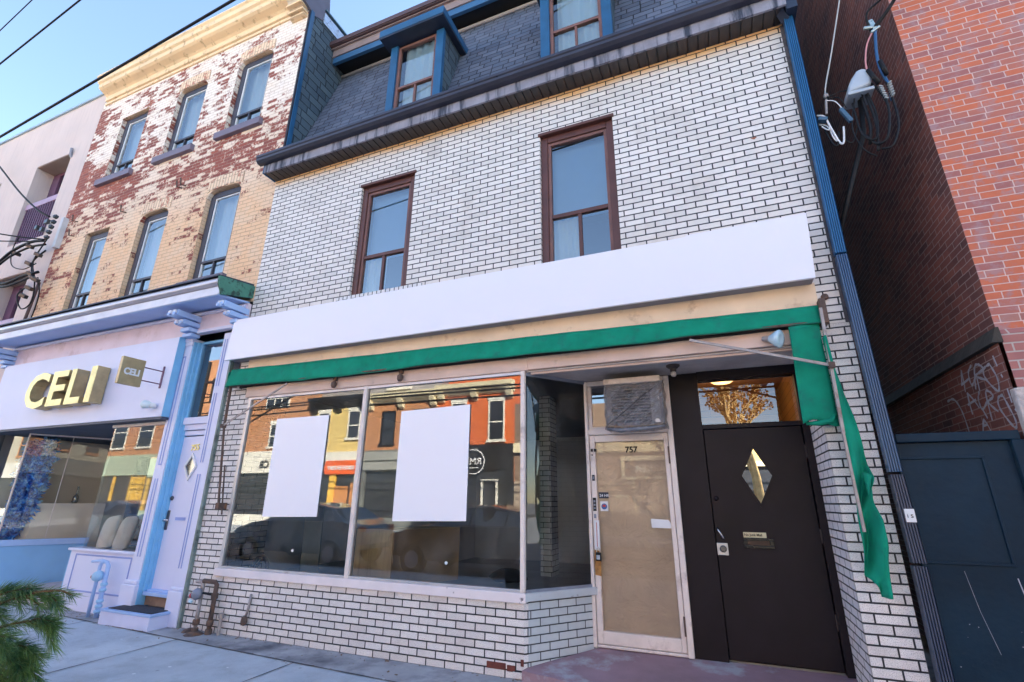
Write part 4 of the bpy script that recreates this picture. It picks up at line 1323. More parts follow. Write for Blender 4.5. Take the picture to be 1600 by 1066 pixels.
# arched window heads in standing bricks
arch_m = brick('painted_arch_brick', (.90, .68, .48), (.80, .58, .40), (.35, .22, .15), bw=.3, rh=.072, ms=.006, bd=.006, dirt=(.46, .10, .06), dlo=.54, dhi=.58, dscale=7)
for h in ups[1:] + dns[1:]:
    mb = MB()
    n = 14
    a, b, d, r_ = h[0] - .08, h[1] + .08, h[3], h[4]
    P = []
    for k in range(n + 1):
        t = k / n
        q = abs(2 * t - 1)
        P.append((a + (b - a) * t, d - r_ * (1 - (1 - min(1, q) ** 5) ** 0.7)))
    for k in range(n):
        (xa, za), (xb, zb) = P[k], P[k + 1]
        if za < d - r_ * .9 or zb < d - r_ * .9: continue
        mb.prism([(xa, za + .012), (xb, zb + .012), (xb, zb + .24), (xa, za + .24)], 'y', -.010, .002)
    ar = obj('window_arch', mb, arch_m, bb)
    swap_uv(ar)
for i, h in enumerate(ups + dns):
    x0, x1, z0, z1, r_ = h
    W = sash_window(bb, x0 + .02, x1 - .01, z0, z1 - .02, .07, purple_grey, .11, bar=.24 if i < 3 else .22, cur='blind' if i % 3 == 0 else 'full', cy=.16, fdepth=.07,
                    sill=(x0 - .14, x1 + .10, -.075, .08, z0 - .14, z0))
    obj('inner_frame', MB().box(x0 + .13, x0 + .155, .085, .13, z0 + .11, z1 - .13).box(x1 - .145, x1 - .12, .085, .13, z0 + .11, z1 - .13).box(x0 + .155, x1 - .145, .085, .13, z1 - .155, z1 - .13), white_plastic, W)
cp = [(0, 10.14), (-.05, 10.16), (-.06, 10.26), (-.10, 10.29), (-.20, 10.33), (-.24, 10.36), (-.25, 10.44), (-.29, 10.47), (-.30, 10.56), (-.33, 10.59), (-.33, 10.63), (0, 10.66)]
obj('ochre_cornice', MB().prism(cp, 'x', BX0 + .12, -6.42), cornice_y, bb, bevel=.004)
obj('ochre_band', MB().box(BX0 + .1, -6.42, -.03, .0, 10.06, 10.12), cornice_y, bb, bevel=.004)
obj('cornice_bracket', MB().prism([(0, 9.98), (-.06, 10.0), (-.09, 10.06), (-.16, 10.12), (-.2, 10.2), (-.30, 10.28), (-.36, 10.42), (-.36, 10.56), (-.30, 10.68), (-.16, 10.78), (0, 10.8)], 'x', -6.38, -6.06), flat('pale_cream_bracket', (.74, .62, .48), .7, 0, .1, 5, dirt=(.4, .28, .18)), bb, bevel=.01)
obj('bracket_ridges', MB().box(-6.40, -6.04, -.14, .0, 10.0, 10.03).box(-6.40, -6.04, -.2, .0, 10.10, 10.135).box(-6.40, -6.04, -.10, .0, 9.93, 9.955), cornice_y, bb, bevel=.004)
obj('parapet_end', MB().prism([(-.30, 10.2), (-.38, 10.4), (-.36, 10.62), (-.2, 10.82), (.1, 10.9), (.38, 10.8), (.42, 10.5), (.36, 10.2), (.1, 10.05)], 'x', -6.055, -5.99), flat('slate_grey_metal', (.12, .12, .17), .6, 0, .2, 3), bb, bevel=.006)
obj('party_wall', MB().quad((-6.0, .09, 6.5), (-6.0, 5, 6.5), (-6.0, 5, 10.1), (-6.0, .09, 10.1)).box(-6.3, -6.0, .1, 5, 10.1, 10.12), slate_side, bb)
obj('corner_trim', MB().box(-6.03, -5.985, .02, .10, 6.5, 10.12), blue_trim, bb, bevel=.005)
obj('brick_edge', MB().box(-6.03, -6.0, -.004, .02, 6.4, 10.12), flat('dark_brick_edge', (.03, .03, .045), .9, 0, .4, 10, bs=14, bd=.02), bb)
obj('parapet_flashing', MB().hexa([(-6.0, .3, 10.11), (-5.97, .3, 10.11), (-5.97, 5, 10.13), (-6.0, 5, 10.13), (-6.0, .3, 10.36), (-5.97, .3, 10.36), (-5.97, 5, 10.42), (-6.0, 5, 10.42)]), flat('dented_flashing', (.42, .50, .58), .3, .6, .2, 3, bs=9, bd=.03), bb)
obj('parapet_coping', MB().box(-6.06, -5.95, .3, 5, 10.42, 10.45), flat('teal_coping', (.08, .16, .2), .5), bb)
bs_ = MB()
bs_.quad((BX0, 0, 0), (BX0, 9.9, 0), (BX0, 9.9, 10.2), (BX0, 0, 10.2))
bs_.quad((BX1, 5, 0), (BX1, 9.9, 0), (BX1, 9.9, 10.2), (BX1, 5, 10.2))
bs_.box(BX0, BX1, 9.9, 10, 0, 10.2).box(BX0 + .01, BX1 - .03, .15, 9.9, 10.0, 10.05)
bs_.quad((BX0, 1.6, 4.3), (BX1, 1.6, 4.3), (BX1, 1.6, 10), (BX0, 1.6, 10))
obj('side_walls', bs_, room_dark, bb)

# --- storefront of that shop
sf = obj('storefront', MB().box(BX0, -6.05, -.06, .0, 3.84, 4.2), lav_pink, bb)
obj('cornice_board', MB().box(-12.35, -6.10, -.49, -.46, 4.16, 4.30).prism([(-.46, 4.16), (-.0, 4.22), (-.0, 4.25), (-.46, 4.19)], 'x', -12.35, -6.10), light_blue, sf, bevel=.004)
obj('cornice_white_face', MB().box(-12.36, -6.09, -.505, -.49, 4.17, 4.29), flat('white_cornice_paint', (.72, .74, .84), .5), sf, bevel=.003)
obj('gutter', MB().prism([(-.46, 4.29), (-.53, 4.30), (-.56, 4.33), (-.56, 4.37), (-.53, 4.41), (-.46, 4.43)], 'x', -12.38, -6.09), silver, sf, bevel=.01, seg=3)
obj('cornice_top', MB().prism([(-.56, 4.425), (-.0, 4.50), (0, 4.53), (-.56, 4.445)], 'x', -12.38, -6.08), navy, sf)
obj('cornice_end', MB().prism([(-.545, 4.30), (-.50, 4.22), (-.48, 4.17), (0, 4.30), (0, 4.49), (-.555, 4.42)], 'x', -6.09, -6.05), green_paint, sf)
obj('frieze_moulding', MB().box(BX0, -6.08, -.10, -.06, 4.13, 4.17).box(-7.0, -6.08, -.09, -.06, 3.84, 3.89), lav, sf, bevel=.006)
for xc, wd in ((-7.1, .10), (-6.10, .06), (-12.15, .1)):
    br = MB()
    for dz, dp, hh in ((4.02, .40, .09), (3.93, .28, .07), (3.85, .17, .06), (3.78, .12, .05)):
        br.box(xc - wd, xc + wd, -.06 - dp * .9, -.02, dz, dz + hh)
    for sgn in (-1, 1):
        br.lathe([(.03, 0), (.03, .02)], (xc + sgn * wd * .6, -.44, 4.04), (0, -1, 0), 10).lathe([(.022, 0), (.022, .02)], (xc + sgn * wd * .6, -.32, 3.95), (0, -1, 0), 10)
    obj('cornice_bracket', br, light_blue, sf, bevel=.012)
    obj('bracket_faces', MB().box(xc - wd * .8, xc - wd * .2, -.452, -.42, 4.05, 4.10).box(xc + wd * .2, xc + wd * .8, -.452, -.42, 4.05, 4.10).box(xc - wd * .8, xc - wd * .2, -.335, -.31, 3.94, 3.99).box(xc + wd * .2, xc + wd * .8, -.335, -.31, 3.94, 3.99), flat('white_cornice_paint', (.72, .74, .84), .5), sf, bevel=.008)
obj('fascia_panel', MB().box(-12.1, -7.27, -.15, -.05, 2.60, 3.80), lav, sf, bevel=.004)
obj('panel_side', MB().box(-7.268, -7.262, -.15, -.04, 2.60, 3.80), sky_blue, sf)
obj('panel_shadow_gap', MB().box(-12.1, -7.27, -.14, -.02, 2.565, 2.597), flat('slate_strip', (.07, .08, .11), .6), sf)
# left pilaster with fluting, cap and base
pz = MB().box(-7.335, -7.13, -.03, .14, .18, 3.75)
obj('pilaster', pz, lav, sf, bevel=.006)
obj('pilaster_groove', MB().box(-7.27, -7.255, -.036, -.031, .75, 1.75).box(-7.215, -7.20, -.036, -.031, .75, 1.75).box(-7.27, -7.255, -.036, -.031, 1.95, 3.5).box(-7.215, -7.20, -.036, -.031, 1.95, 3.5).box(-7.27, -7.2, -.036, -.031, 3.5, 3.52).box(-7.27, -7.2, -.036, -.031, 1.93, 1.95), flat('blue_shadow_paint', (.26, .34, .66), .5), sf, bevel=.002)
obj('pilaster_cap', MB().box(-7.37, -7.10, -.06, .14, 3.74, 3.79).box(-7.35, -7.11, -.045, .14, 3.68, 3.74), lav, sf, bevel=.008)
obj('pilaster_base', MB().box(-7.40, -7.11, -.07, .14, 0, .42).box(-7.385, -7.12, -.055, .14, .42, .47), lav, sf, bevel=.012)
obj('door_jamb', MB().box(-7.128, -7.105, -.02, .15, .1, 3.75).box(-7.105, -7.085, .03, .15, .34, 3.75).box(-7.085, -7.07, .08, .15, .34, 2.5), sky_blue, sf, bevel=.005)
# right pilaster
obj('pilaster', MB().box(-6.475, -6.245, -.02, .14, .3, 3.8), lav, sf, bevel=.006)
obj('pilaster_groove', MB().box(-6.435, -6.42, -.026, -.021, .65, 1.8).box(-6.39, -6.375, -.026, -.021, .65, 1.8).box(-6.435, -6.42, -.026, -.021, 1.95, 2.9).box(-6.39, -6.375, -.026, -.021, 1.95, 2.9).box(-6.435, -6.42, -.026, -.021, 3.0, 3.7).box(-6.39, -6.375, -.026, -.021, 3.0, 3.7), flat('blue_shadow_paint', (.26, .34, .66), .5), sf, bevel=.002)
obj('pilaster_base', MB().box(-6.50, -6.235, -.05, .14, 0, .40).box(-6.49, -6.24, -.035, .14, .40, .44), lav, sf, bevel=.012)
obj('pilaster_edge', MB().box(-6.243, -6.205, -.035, .02, .0, 3.85), flat('green_grey_edge', (.20, .26, .24), .7, 0, .3, 7, dirt=(.04, .05, .05), dscale=6), sf, bevel=.004)
# blue door
bd_ = obj('lavender_door', MB().box(-7.085, -6.476, .12, .16, .34, 2.33), lav, sf, bevel=.004)
obj('door_header', MB().box(-7.085, -6.476, .06, .16, 2.50, 2.60).box(-7.085, -6.476, .09, .16, 2.42, 2.50).box(-7.07, -6.476, .11, .16, 2.345, 2.41), lav, sf, bevel=.008)
obj('door_threshold', MB().box(-7.09, -6.48, .03, .16, .29, .335).box(-7.06, -6.5, .06, .16, .335, .36), light_blue, sf, bevel=.006)
obj('threshold_gap', MB().box(-7.1, -6.49, .09, .15, .17, .29), flat('bare_wood_gap', (.25, .17, .13), .8, 0, .3, 8), sf)
obj('transom_window', MB().box(-7.085, -7.05, .08, .14, 2.60, 3.76).box(-6.51, -6.476, .08, .14, 2.60, 3.76).box(-7.05, -6.51, .08, .14, 3.72, 3.76), sky_blue, sf, bevel=.004)
obj('transom_pane', MB().quad((-7.06, .11, 2.6), (-6.5, .11, 2.6), (-6.5, .11, 3.74), (-7.06, .11, 3.74)), win_glass, sf)
obj('transom_back', MB().quad((-7.3, .4, 2.3), (-6.3, .4, 2.3), (-6.3, .4, 3.9), (-7.3, .4, 3.9)), flat('mauve_wall', (.30, .25, .30), .8), sf)
cxd, czd = -6.80, 1.91
dd = [(cxd, czd + .19), (cxd - .13, czd), (cxd, czd - .19), (cxd + .13, czd)]
d2_ = [(cxd, czd + .145), (cxd - .10, czd), (cxd, czd - .145), (cxd + .10, czd)]
f_ = MB()
for i in range(4):
    j = (i + 1) % 4
    f_.hexa([(dd[i][0], .10, dd[i][1]), (dd[j][0], .10, dd[j][1]), (dd[j][0], .119, dd[j][1]), (dd[i][0], .119, dd[i][1]),
             (d2_[i][0], .10, d2_[i][1]), (d2_[j][0], .10, d2_[j][1]), (d2_[j][0], .119, d2_[j][1]), (d2_[i][0], .119, d2_[i][1])])
obj('diamond_frame', f_, white_plastic, sf)
obj('diamond_pane', MB().add([(p[0], .117, p[1]) for p in d2_], [(0, 1, 2, 3)]), dark_glass_m, sf)
obj('door_number', MB().text('755', .115, (-6.87, .113, 2.13), (1, 0, .05), (0, 0, 1), .008, .003), gold, sf)
obj('deadbolt', MB().lathe([(.028, 0), (.03, .012), (.018, .022), (.001, .024)], (-7.04, .12, 1.49), (0, -1, 0), 14), flat('dark_steel', (.12, .12, .13), .3, .8), sf)
obj('lock_set', MB().box(-7.07, -7.02, .108, .12, 1.08, 1.33), flat('dark_steel', (.12, .12, .13), .3, .8), sf, bevel=.004)
obj('door_lever', MB().tube([(-7.045, .12, 1.20), (-7.045, .06, 1.20), (-7.00, .05, 1.21), (-6.95, .055, 1.205)], .013, 8), flat('chrome', (.6, .6, .6), .2, .9), sf, smooth=True)
obj('mail_slot', MB().box(-6.90, -6.66, .112, .12, 1.19, 1.26), lav, sf, bevel=.005)
obj('mail_slot_rim', MB().box(-6.885, -6.675, .109, .112, 1.205, 1.245), flat('blue_shadow_paint', (.26, .34, .66), .5), sf, bevel=.002)
# right display window
obj('stall_riser', MB().box(-8.86, -7.335, .03, .2, 0, .76), lav, sf, bevel=.004)
obj('riser_panel', MB().box(-8.72, -7.45, .022, .03, .24, .262).box(-8.72, -7.45, .022, .03, .70, .722).box(-8.72, -8.70, .022, .03, .262, .70).box(-7.47, -7.45, .022, .03, .262, .70), flat('blue_shadow_paint', (.26, .34, .66), .5), sf, bevel=.003)
obj('riser_side', MB().prism([(.03, 0), (1.3, 0), (1.3, .76), (.03, .76)], 'x', -8.875, -8.862), sky_blue, sf)
obj('window_sill', MB().box(-8.88, -7.335, -.01, .22, .76, .795), lav, sf, bevel=.008)
obj('window_head', MB().box(-8.66, -7.335, .02, .08, 2.52, 2.565), frame_cream, sf, bevel=.004)
obj('display_pane', MB().quad((-8.64, .05, .795), (-7.335, .05, .795), (-7.335, .05, 2.53), (-8.64, .05, 2.53)), display_glass, sf)
obj('display_pane', MB().quad((-8.64, .05, .795), (-8.64, 1.2, .795), (-8.64, 1.2, 2.53), (-8.64, .05, 2.53)), win_glass, sf)
obj('display_deck', MB().box(-8.6, -7.34, .2, 1.2, .70, .775), flat('pale_blue_deck', (.38, .50, .58), .6), sf)
# recessed entry
obj('entry_soffit', MB().box(-12.1, -7.36, -.02, 3.9, 2.57, 2.60), flat('slate_soffit', (.10, .12, .16), .7), sf)
obj('entry_floor', MB().box(-10.8, -8.9, .0, 1.3, .0, .10), flat('pale_entry_stone', (.60, .56, .60), .8), sf)
obj('entry_wall', MB().quad((-12.18, 2.0, .1), (-7.2, 2.0, .1), (-7.2, 2.0, 2.6), (-12.18, 2.0, 2.6)).quad((-7.2, .2, .1), (-7.2, 2, .1), (-7.2, 2, 2.6), (-7.2, .2, 2.6))
    .quad((-12.18, .2, .1), (-12.18, 2, .1), (-12.18, 2, 2.6), (-12.18, .2, 2.6)), taupe, sf)
# left bay: front pane, corner and splayed return
A0, A1 = Vector((-11.28, .17, 0)), Vector((-10.72, 1.22, 0))
obj('bay_riser', MB().hexa([(A0.x, A0.y, .0), (A1.x, A1.y, .0), (A1.x - .1, A1.y, .0), (A0.x - .1, A0.y + .06, .0), (A0.x, A0.y, .79), (A1.x, A1.y, .79), (A1.x - .1, A1.y, .79), (A0.x - .1, A0.y + .06, .79)]), flat('bay_blue_paint', (.24, .50, .80), .5, 0, .06, 2), sf)
obj('bay_riser', MB().box(-12.2, -11.285, .15, .25, 0, .79), lav, sf)
obj('bay_trim', MB().hexa([(A0.x + .02, A0.y - .02, .70), (A1.x + .02, A1.y, .70), (A1.x, A1.y, .70), (A0.x, A0.y, .70), (A0.x + .02, A0.y - .02, .80), (A1.x + .02, A1.y, .80), (A1.x, A1.y, .80), (A0.x, A0.y, .80)]), light_blue, sf, bevel=.004)
obj('bay_pane', MB().quad((A0.x, A0.y, .8), (A1.x, A1.y, .8), (A1.x, A1.y, 2.57), (A0.x, A0.y, 2.57)), glass('bay_glass', 1.5, (.95, .97, .97)), sf)
obj('bay_pane', MB().quad((-12.2, .17, .8), (A0.x, .17, .8), (A0.x, .17, 2.57), (-12.2, .17, 2.57)), display_glass, sf)
obj('bay_frame', MB().tube([(A0.x, A0.y, .8), (A0.x, A0.y, 2.57)], .014, 6).tube([(A0.x, A0.y, 2.56), (A1.x, A1.y, 2.56)], .018, 6).tube([tuple(A0.lerp(A1, .5) + Vector((0, 0, .8))), tuple(A0.lerp(A1, .5) + Vector((0, 0, 2.57)))], .006, 6), frame_cream, sf)
# door of the recessed entry (mirrored glass, dark)
obj('entry_door', MB().box(-9.9, -9.0, 1.23, 1.28, .1, 2.2), dark_glass_m, sf, bevel=.004)

# things in and on that shop
def fit_text(body, x0, x1, z0, z1, y, depth, bold, mat, name, parent):
    mb = MB().text(body, 1.0, (0, 0, 0), (1, 0, 0), (0, 0, 1), depth, bold)
    lo = [min(v[i] for v in mb.v) for i in range(3)]
    hi = [max(v[i] for v in mb.v) for i in range(3)]
    mb.v = [(x0 + (v[0] - lo[0]) / (hi[0] - lo[0]) * (x1 - x0), y + v[1], z0 + (v[2] - lo[2]) / (hi[2] - lo[2]) * (z1 - z0)) for v in mb.v]
    return obj(name, mb, mat, parent)


ce = thing('gold_letter_sign', (-9.65, -.21, 2.87), 'large gold raised letters CELI on the lavender shop front', 'sign')
letters = [('C', -10.62, -10.02), ('E', -9.93, -9.50), ('L', -9.42, -9.03), ('I', -8.90, -8.76)]
for ch, a, b in letters:
    o = fit_text(ch, a, b, 2.875 if ch != 'C' else 2.86, 3.45 if ch != 'C' else 3.465, -.25, .17, .02, gold_side, 'letter', ce)
    fit_text(ch, a, b, 2.875 if ch != 'C' else 2.86, 3.45 if ch != 'C' else 3.465, -.338, .006, .02, gold, 'letter_face', o)
    ORG[o.name] = ORG[ce.name]
ps = thing('projecting_sign', (-7.42, -.5, 2.97), 'small square metal CELI sign projecting from the lavender front on two rods', 'sign')
obj('sign_box', MB().box(-7.475, -7.42, -.73, -.43, 2.975, 3.36), gold_side, ps, bevel=.006)
obj('sign_text', MB().text('CELI', .125, (-7.417, -.685, 3.12), (0, 1, 0), (0, 0, 1), .006, .005, squash=.85), white_plastic, ps)
obj('sign_text', MB().text('CELI', .115, (-7.478, -.475, 3.12), (0, -1, 0), (0, 0, 1), .006, .003, squash=.93), white_plastic, ps)
obj('rods', MB().bar((-7.445, -.43, 3.27), (-7.445, -.16, 3.27), .014, .014).bar((-7.445, -.43, 3.08), (-7.445, -.16, 3.08), .014, .014), purple, ps)
obj('wall_plate', MB().box(-7.46, -7.43, -.165, -.15, 3.02, 3.35), purple, ps, bevel=.003)
wl = thing('front_spotlight', (-7.5, -.2, 2.7), 'small white twin bulb spotlight on the lavender front below the square sign', 'lamp')
obj('lamp_body', MB().lathe([(.02, 0), (.035, .02), (.04, .07), (.03, .09)], (-7.40, -.16, 2.755), (-.5, -1, .0), 14), white_plastic, wl, smooth=True)
obj('lamp_head', MB().lathe([(.03, 0), (.055, .04), (.062, .10), (.05, .12), (.001, .13)], (-7.43, -.22, 2.76), (-1, -.5, .1), 16), flat('pale_lamp', (.60, .72, .78), .3), wl, smooth=True)
dsx = thing('door_step', (-6.85, -.15, 0), 'pale blue painted box step with a black mat in front of the lavender door', 'step')
obj('step_box', MB().box(-7.32, -6.38, -.285, -.005, 0, .145), flat('step_paint', (.58, .60, .78), .6, 0, .08, 3), dsx, bevel=.006)
obj('step_rim', MB().box(-7.33, -6.37, -.295, .0, .145, .175), flat('blue_rim_paint', (.32, .47, .74), .6, 0, .1, 4), dsx, bevel=.006)
obj('step_mat', MB().box(-7.24, -6.42, -.25, .02, .176, .184), mat_rubber, dsx)
bp = thing('blue_gas_pipes', (-7.75, -.1, 0), 'blue painted gas pipes and valve against the lavender panel', 'pipes')
obj('riser_pipe', MB().tube([(-7.84, -.12, 0), (-7.84, -.12, .62), (-7.82, -.12, .66), (-7.75, -.12, .67)], .022, 10).tube([(-7.70, -.10, 0), (-7.70, -.10, .62), (-7.72, -.11, .66), (-7.80, -.12, .68), (-8.0, -.14, .665)], [.028, .028, .024, .02, .016], 10), light_blue, bp, smooth=True)
obj('regulator', MB().lathe([(.001, -.05), (.055, -.04), (.07, 0), (.055, .045), (.001, .05)], (-7.76, -.16, .50), (.2, -1, .1), 16), flat('pipe_blue', (.32, .55, .78), .5, 0, .1, 5), bp, smooth=True)
ft = MB()
for z_ in (.08, .14, .20, .33, .40): ft.lathe([(.034, -.02), (.044, -.012), (.044, .012), (.034, .02)], (-7.70, -.10, z_), (0, 0, 1), 8)
obj('fittings', ft, flat('pipe_blue', (.32, .55, .78), .5, 0, .1, 5), bp, bevel=.003)
obj('valve_cap', MB().lathe([(.018, 0), (.02, .02), (.001, .026)], (-7.83, -.18, .49), (-1, -.3, 0), 10), flat('dull_orange', (.45, .16, .12), .5), bp)
# pillows
for px_, pr, lb in ((-8.34, .16, 'left white pillow leaning in the blue shop window'), (-7.96, .08, 'right white pillow leaning in the blue shop window')):
    def pil(u, v_, px_=px_, pr=pr):
        a, c_ = u * 2 * math.pi, (v_ - .5) * math.pi
        e = .45
        cs = lambda t, p: math.copysign(abs(t) ** p, t)
        xx = .155 * cs(math.cos(c_), .5) * cs(math.cos(a), .75)
        yy = .075 * cs(math.cos(c_), 1.0) * cs(math.sin(a), 1)
        zz = .225 * cs(math.sin(c_), .55)
        zz += .03 * (abs(xx) / .155) ** 3 * (1 if zz > 0 else -1)
        xx, zz = xx * math.cos(pr) - zz * math.sin(pr), xx * math.sin(pr) + zz * math.cos(pr)
        return (px_ + xx, .175 + yy + zz * .22, .775 + .235 + zz)
    o = obj('pillow', MB().grid(pil, 28, 18), flat('white_fabric', (.92, .93, .90), .9, 0, .02, 3, bs=300, bd=.001), smooth=True)
    tag(o, lb, 'pillow', 'white pillows in the blue shop window')
# counter and blue flowers in the left bay
cn = [Vector((-11.64, .72, 0)), Vector((-11.2, 1.62, 0)), Vector((-11.7, 1.8, 0)), Vector((-11.95, .62, 0))]
o = obj('display_counter', MB().hexa([(p.x, p.y, .3) for p in cn] + [(p.x, p.y, 1.38) for p in cn]), taupe_light)
tag(o, 'pale boxy display counter inside the left bay of the lavender shop', 'counter')
o = obj('dark_bottle', MB().lathe([(.035, 0), (.05, .03), (.045, .12), (.016, .17), (.014, .3), (.02, .31), (.001, .315)], (-11.52, 1.25, 1.38), (0, 0, 1), 14), dark_glass_m, smooth=True)
tag(o, 'small dark bottle on the pale display counter', 'bottle')


def blossom_mat(name, c1, c2, c3):
    m, t, b, N, L = newmat(name)
    tc = N.new('ShaderNodeTexCoord')
    n_ = noise(N, L, tc.outputs['Object'], 9, 4, .6)
    r_ = N.new('ShaderNodeValToRGB')
    r_.color_ramp.elements[0].position = .38
    r_.color_ramp.elements[0].color = (*c1, 1)
    r_.color_ramp.elements[1].position = .66
    r_.color_ramp.elements[1].color = (*c3, 1)
    e = r_.color_ramp.elements.new(.5)
    e.color = (*c2, 1)
    L.new(n_, r_.inputs[0])
    L.new(r_.outputs[0], b.inputs['Base Color'])
    b.inputs['Roughness'].default_value = .6
    return m


rnd = random.Random(3)
fb = MB()
for k in range(1700):
    t = rnd.random()
    a = rnd.random() * 6.283
    rr = .22 * math.sqrt(rnd.random())
    # leaning column that bulges at the top
    cx = -12.02 + .34 * t + .10 * math.sin(t * 5)
    wdt = 1.0 if t < .55 else 1.5
    x_, y_ = cx + rr * math.cos(a) * wdt, .62 + rr * .7 * math.sin(a)
    z_ = .82 + 1.62 * t + rnd.uniform(-.05, .05)
    s_ = rnd.uniform(.05, .10)
    d = Vector((rnd.uniform(-1, 1), rnd.uniform(-1.3, .4), rnd.uniform(-1, 1))).normalized()
    p = d.orthogonal().normalized()
    q = d.cross(p)
    c_ = Vector((x_, y_, z_))
    for j in range(3):
        th = j * 2.09 + a
        e1 = (p * math.cos(th) + q * math.sin(th)) * s_
        e2 = (p * math.cos(th + .9) + q * math.sin(th + .9)) * s_
        fb.add([c_, c_ + e1 + d * s_ * .4, c_ + (e1 + e2) * .85 + d * s_ * .2, c_ + e2 + d * s_ * .4], [(0, 1, 2, 3)])
o = obj('blue_flowers', fb, blossom_mat('blue_petals', (.005, .06, .40), (.02, .30, .85), (.40, .75, .95)))
tag(o, 'tall column of blue artificial flowers behind the left bay glass', 'flowers')

# ================================================================== PINK BUILDING
pk = thing('pink_stucco_building', (-16, 0, 0), 'pale pink stucco building with deep windows at the far left', 'building')
holes = [(-14.32, -12.88, 6.85, 9.02), (-14.32, -12.88, 3.85, 6.02), (-17.4, -15.9, 6.85, 9.02), (-17.4, -15.9, 3.85, 6.02)]
obj('stucco_wall', MB().wall(-24, BX0, 0, 10.48, .0, holes, .42), pink_stucco, pk)
obj('coping', MB().box(-24, BX0, -.04, .3, 10.48, 10.53), flat('grey_coping', (.30, .40, .48), .5), pk, bevel=.005)
obj('side_walls', MB().box(-24, BX0 - .01, .45, 10, 10.2, 10.4).quad((-24, 0, 0), (-24, 10, 0), (-24, 10, 10.4), (-24, 0, 10.4)).quad((-24, 1.5, 0), (BX0, 1.5, 0), (BX0, 1.5, 10.2), (-24, 1.5, 10.2)).box(-24, BX0, 9.9, 10, 0, 10.4), room_dark, pk)
for h in holes:
    a, b, c, d = h
    W = obj('window', MB().box(a, a + .3, .34, .40, c, d).box(b - .06, b, .34, .40, c, d).box(a + .3, b - .06, .34, .40, d - .09, d).box(a + .3, b - .06, .34, .40, c, c + .08).box((a + b) / 2 + .12, (a + b) / 2 + .17, .35, .40, c + .08, d - .09), purple, pk, bevel=.004)
    obj('pane', MB().quad((a, .385, c), (b, .385, c), (b, .385, d), (a, .385, d)), win_glass, W)
    obj('blind', MB().quad(((a + b) / 2 + .1, .5, c), (b, .5, c), (b, .5, d), ((a + b) / 2 + .1, .5, d)), blind, W)
    obj('rail', MB().box(a, b, .06, .11, c + 1.0, c + 1.14), purple_light, W, bevel=.005)
    obj('rail', MB().box(a, b, .07, .10, c + .04, c + .09), purple_light, W, bevel=.005)
    bl = MB()
    k = a + .05
    while k < b:
        bl.box(k, k + .028, .07, .10, c + .09, c + 1.0)
        k += .098
    obj('balusters', bl, purple, W)
    obj('soffit_strip', MB().box(a, b, .02, .34, d - .012, d + .0), flat('tan_soffit', (.35, .25, .2), .8), W)
o = thing('roof_vent_pipe', (-12.86, -.03, 8.95), 'small grey pipe end at the top corner of the pink building window', 'pipe')
obj('pipe_end', MB().tube([(-12.86, .02, 8.85), (-12.86, -.03, 8.93), (-12.84, -.05, 9.08)], .03, 10), greymetal, o)
o = obj('drain_pipe', MB().tube([(-12.30, -.05, 4.55), (-12.26, -.05, 5.0), (-12.22, -.05, 5.6)], .028, 8), flat('brown_pipe', (.10, .06, .06), .6), smooth=True)
tag(o, 'brown drain pipe in the corner between the pink and the peeling brick building', 'drain pipe')

# ================================================================== RED BRICK BUILDING ACROSS THE ALLEY
ch_ = thing('red_brick_building', (8, 0, 0), 'tall orange red brick building across the narrow alley at the right', 'building')
CX = 2.085
obj('front_wall', MB().quad((CX, 0, 2.72), (14, 0, 2.72), (14, 0, 15), (CX, 0, 15)), red_brick, ch_)
obj('front_base', MB().quad((CX, -.03, 2.3), (14, -.03, 2.3), (14, -.03, 2.72), (CX, -.03, 2.72)).quad((CX, -.03, 2.72), (14, -.03, 2.72), (14, 0, 2.76), (CX, 0, 2.76)), brick('mauve_brick', (.42, .16, .14), (.3, .12, .13), (.5, .42, .38), ms=.006, bw=.225), ch_)
obj('stone_base', MB().box(CX - .03, 14, -.05, .02, 0, 2.3), flat('rough_pale_stone', (.52, .46, .44), .9, 0, .2, 6, bs=18, bd=.02, dirt=(.2, .17, .16), dscale=4), ch_, bevel=.01)
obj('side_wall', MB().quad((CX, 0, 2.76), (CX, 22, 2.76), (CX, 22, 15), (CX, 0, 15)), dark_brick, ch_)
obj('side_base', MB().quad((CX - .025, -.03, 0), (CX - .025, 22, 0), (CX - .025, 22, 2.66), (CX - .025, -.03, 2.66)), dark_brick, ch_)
obj('string_course', MB().prism([(CX, 2.77), (CX - .05, 2.73), (CX - .06, 2.69), (CX - .03, 2.64), (CX, 2.64)][::-1], 'y', -.04, 22) if False else MB().hexa([(CX - .07, -.05, 2.65), (CX, -.05, 2.65), (CX, 22, 2.65), (CX - .07, 22, 2.65), (CX - .02, -.04, 2.77), (CX, -.04, 2.77), (CX, 22, 2.77), (CX - .02, 22, 2.77)]), flat('mossy_ledge', (.05, .042, .034), .9, 0, .3, 6, bs=14, bd=.01), ch_)
obj('roof_and_back', MB().box(CX, 14, .02, 22, 14.9, 15).box(CX, 14, 21.9, 22, 0, 14.9).quad((14, 0, 0), (14, 22, 0), (14, 22, 15), (14, 0, 15)), flat('plain_brick_back', (.3, .12, .09), .9), ch_)
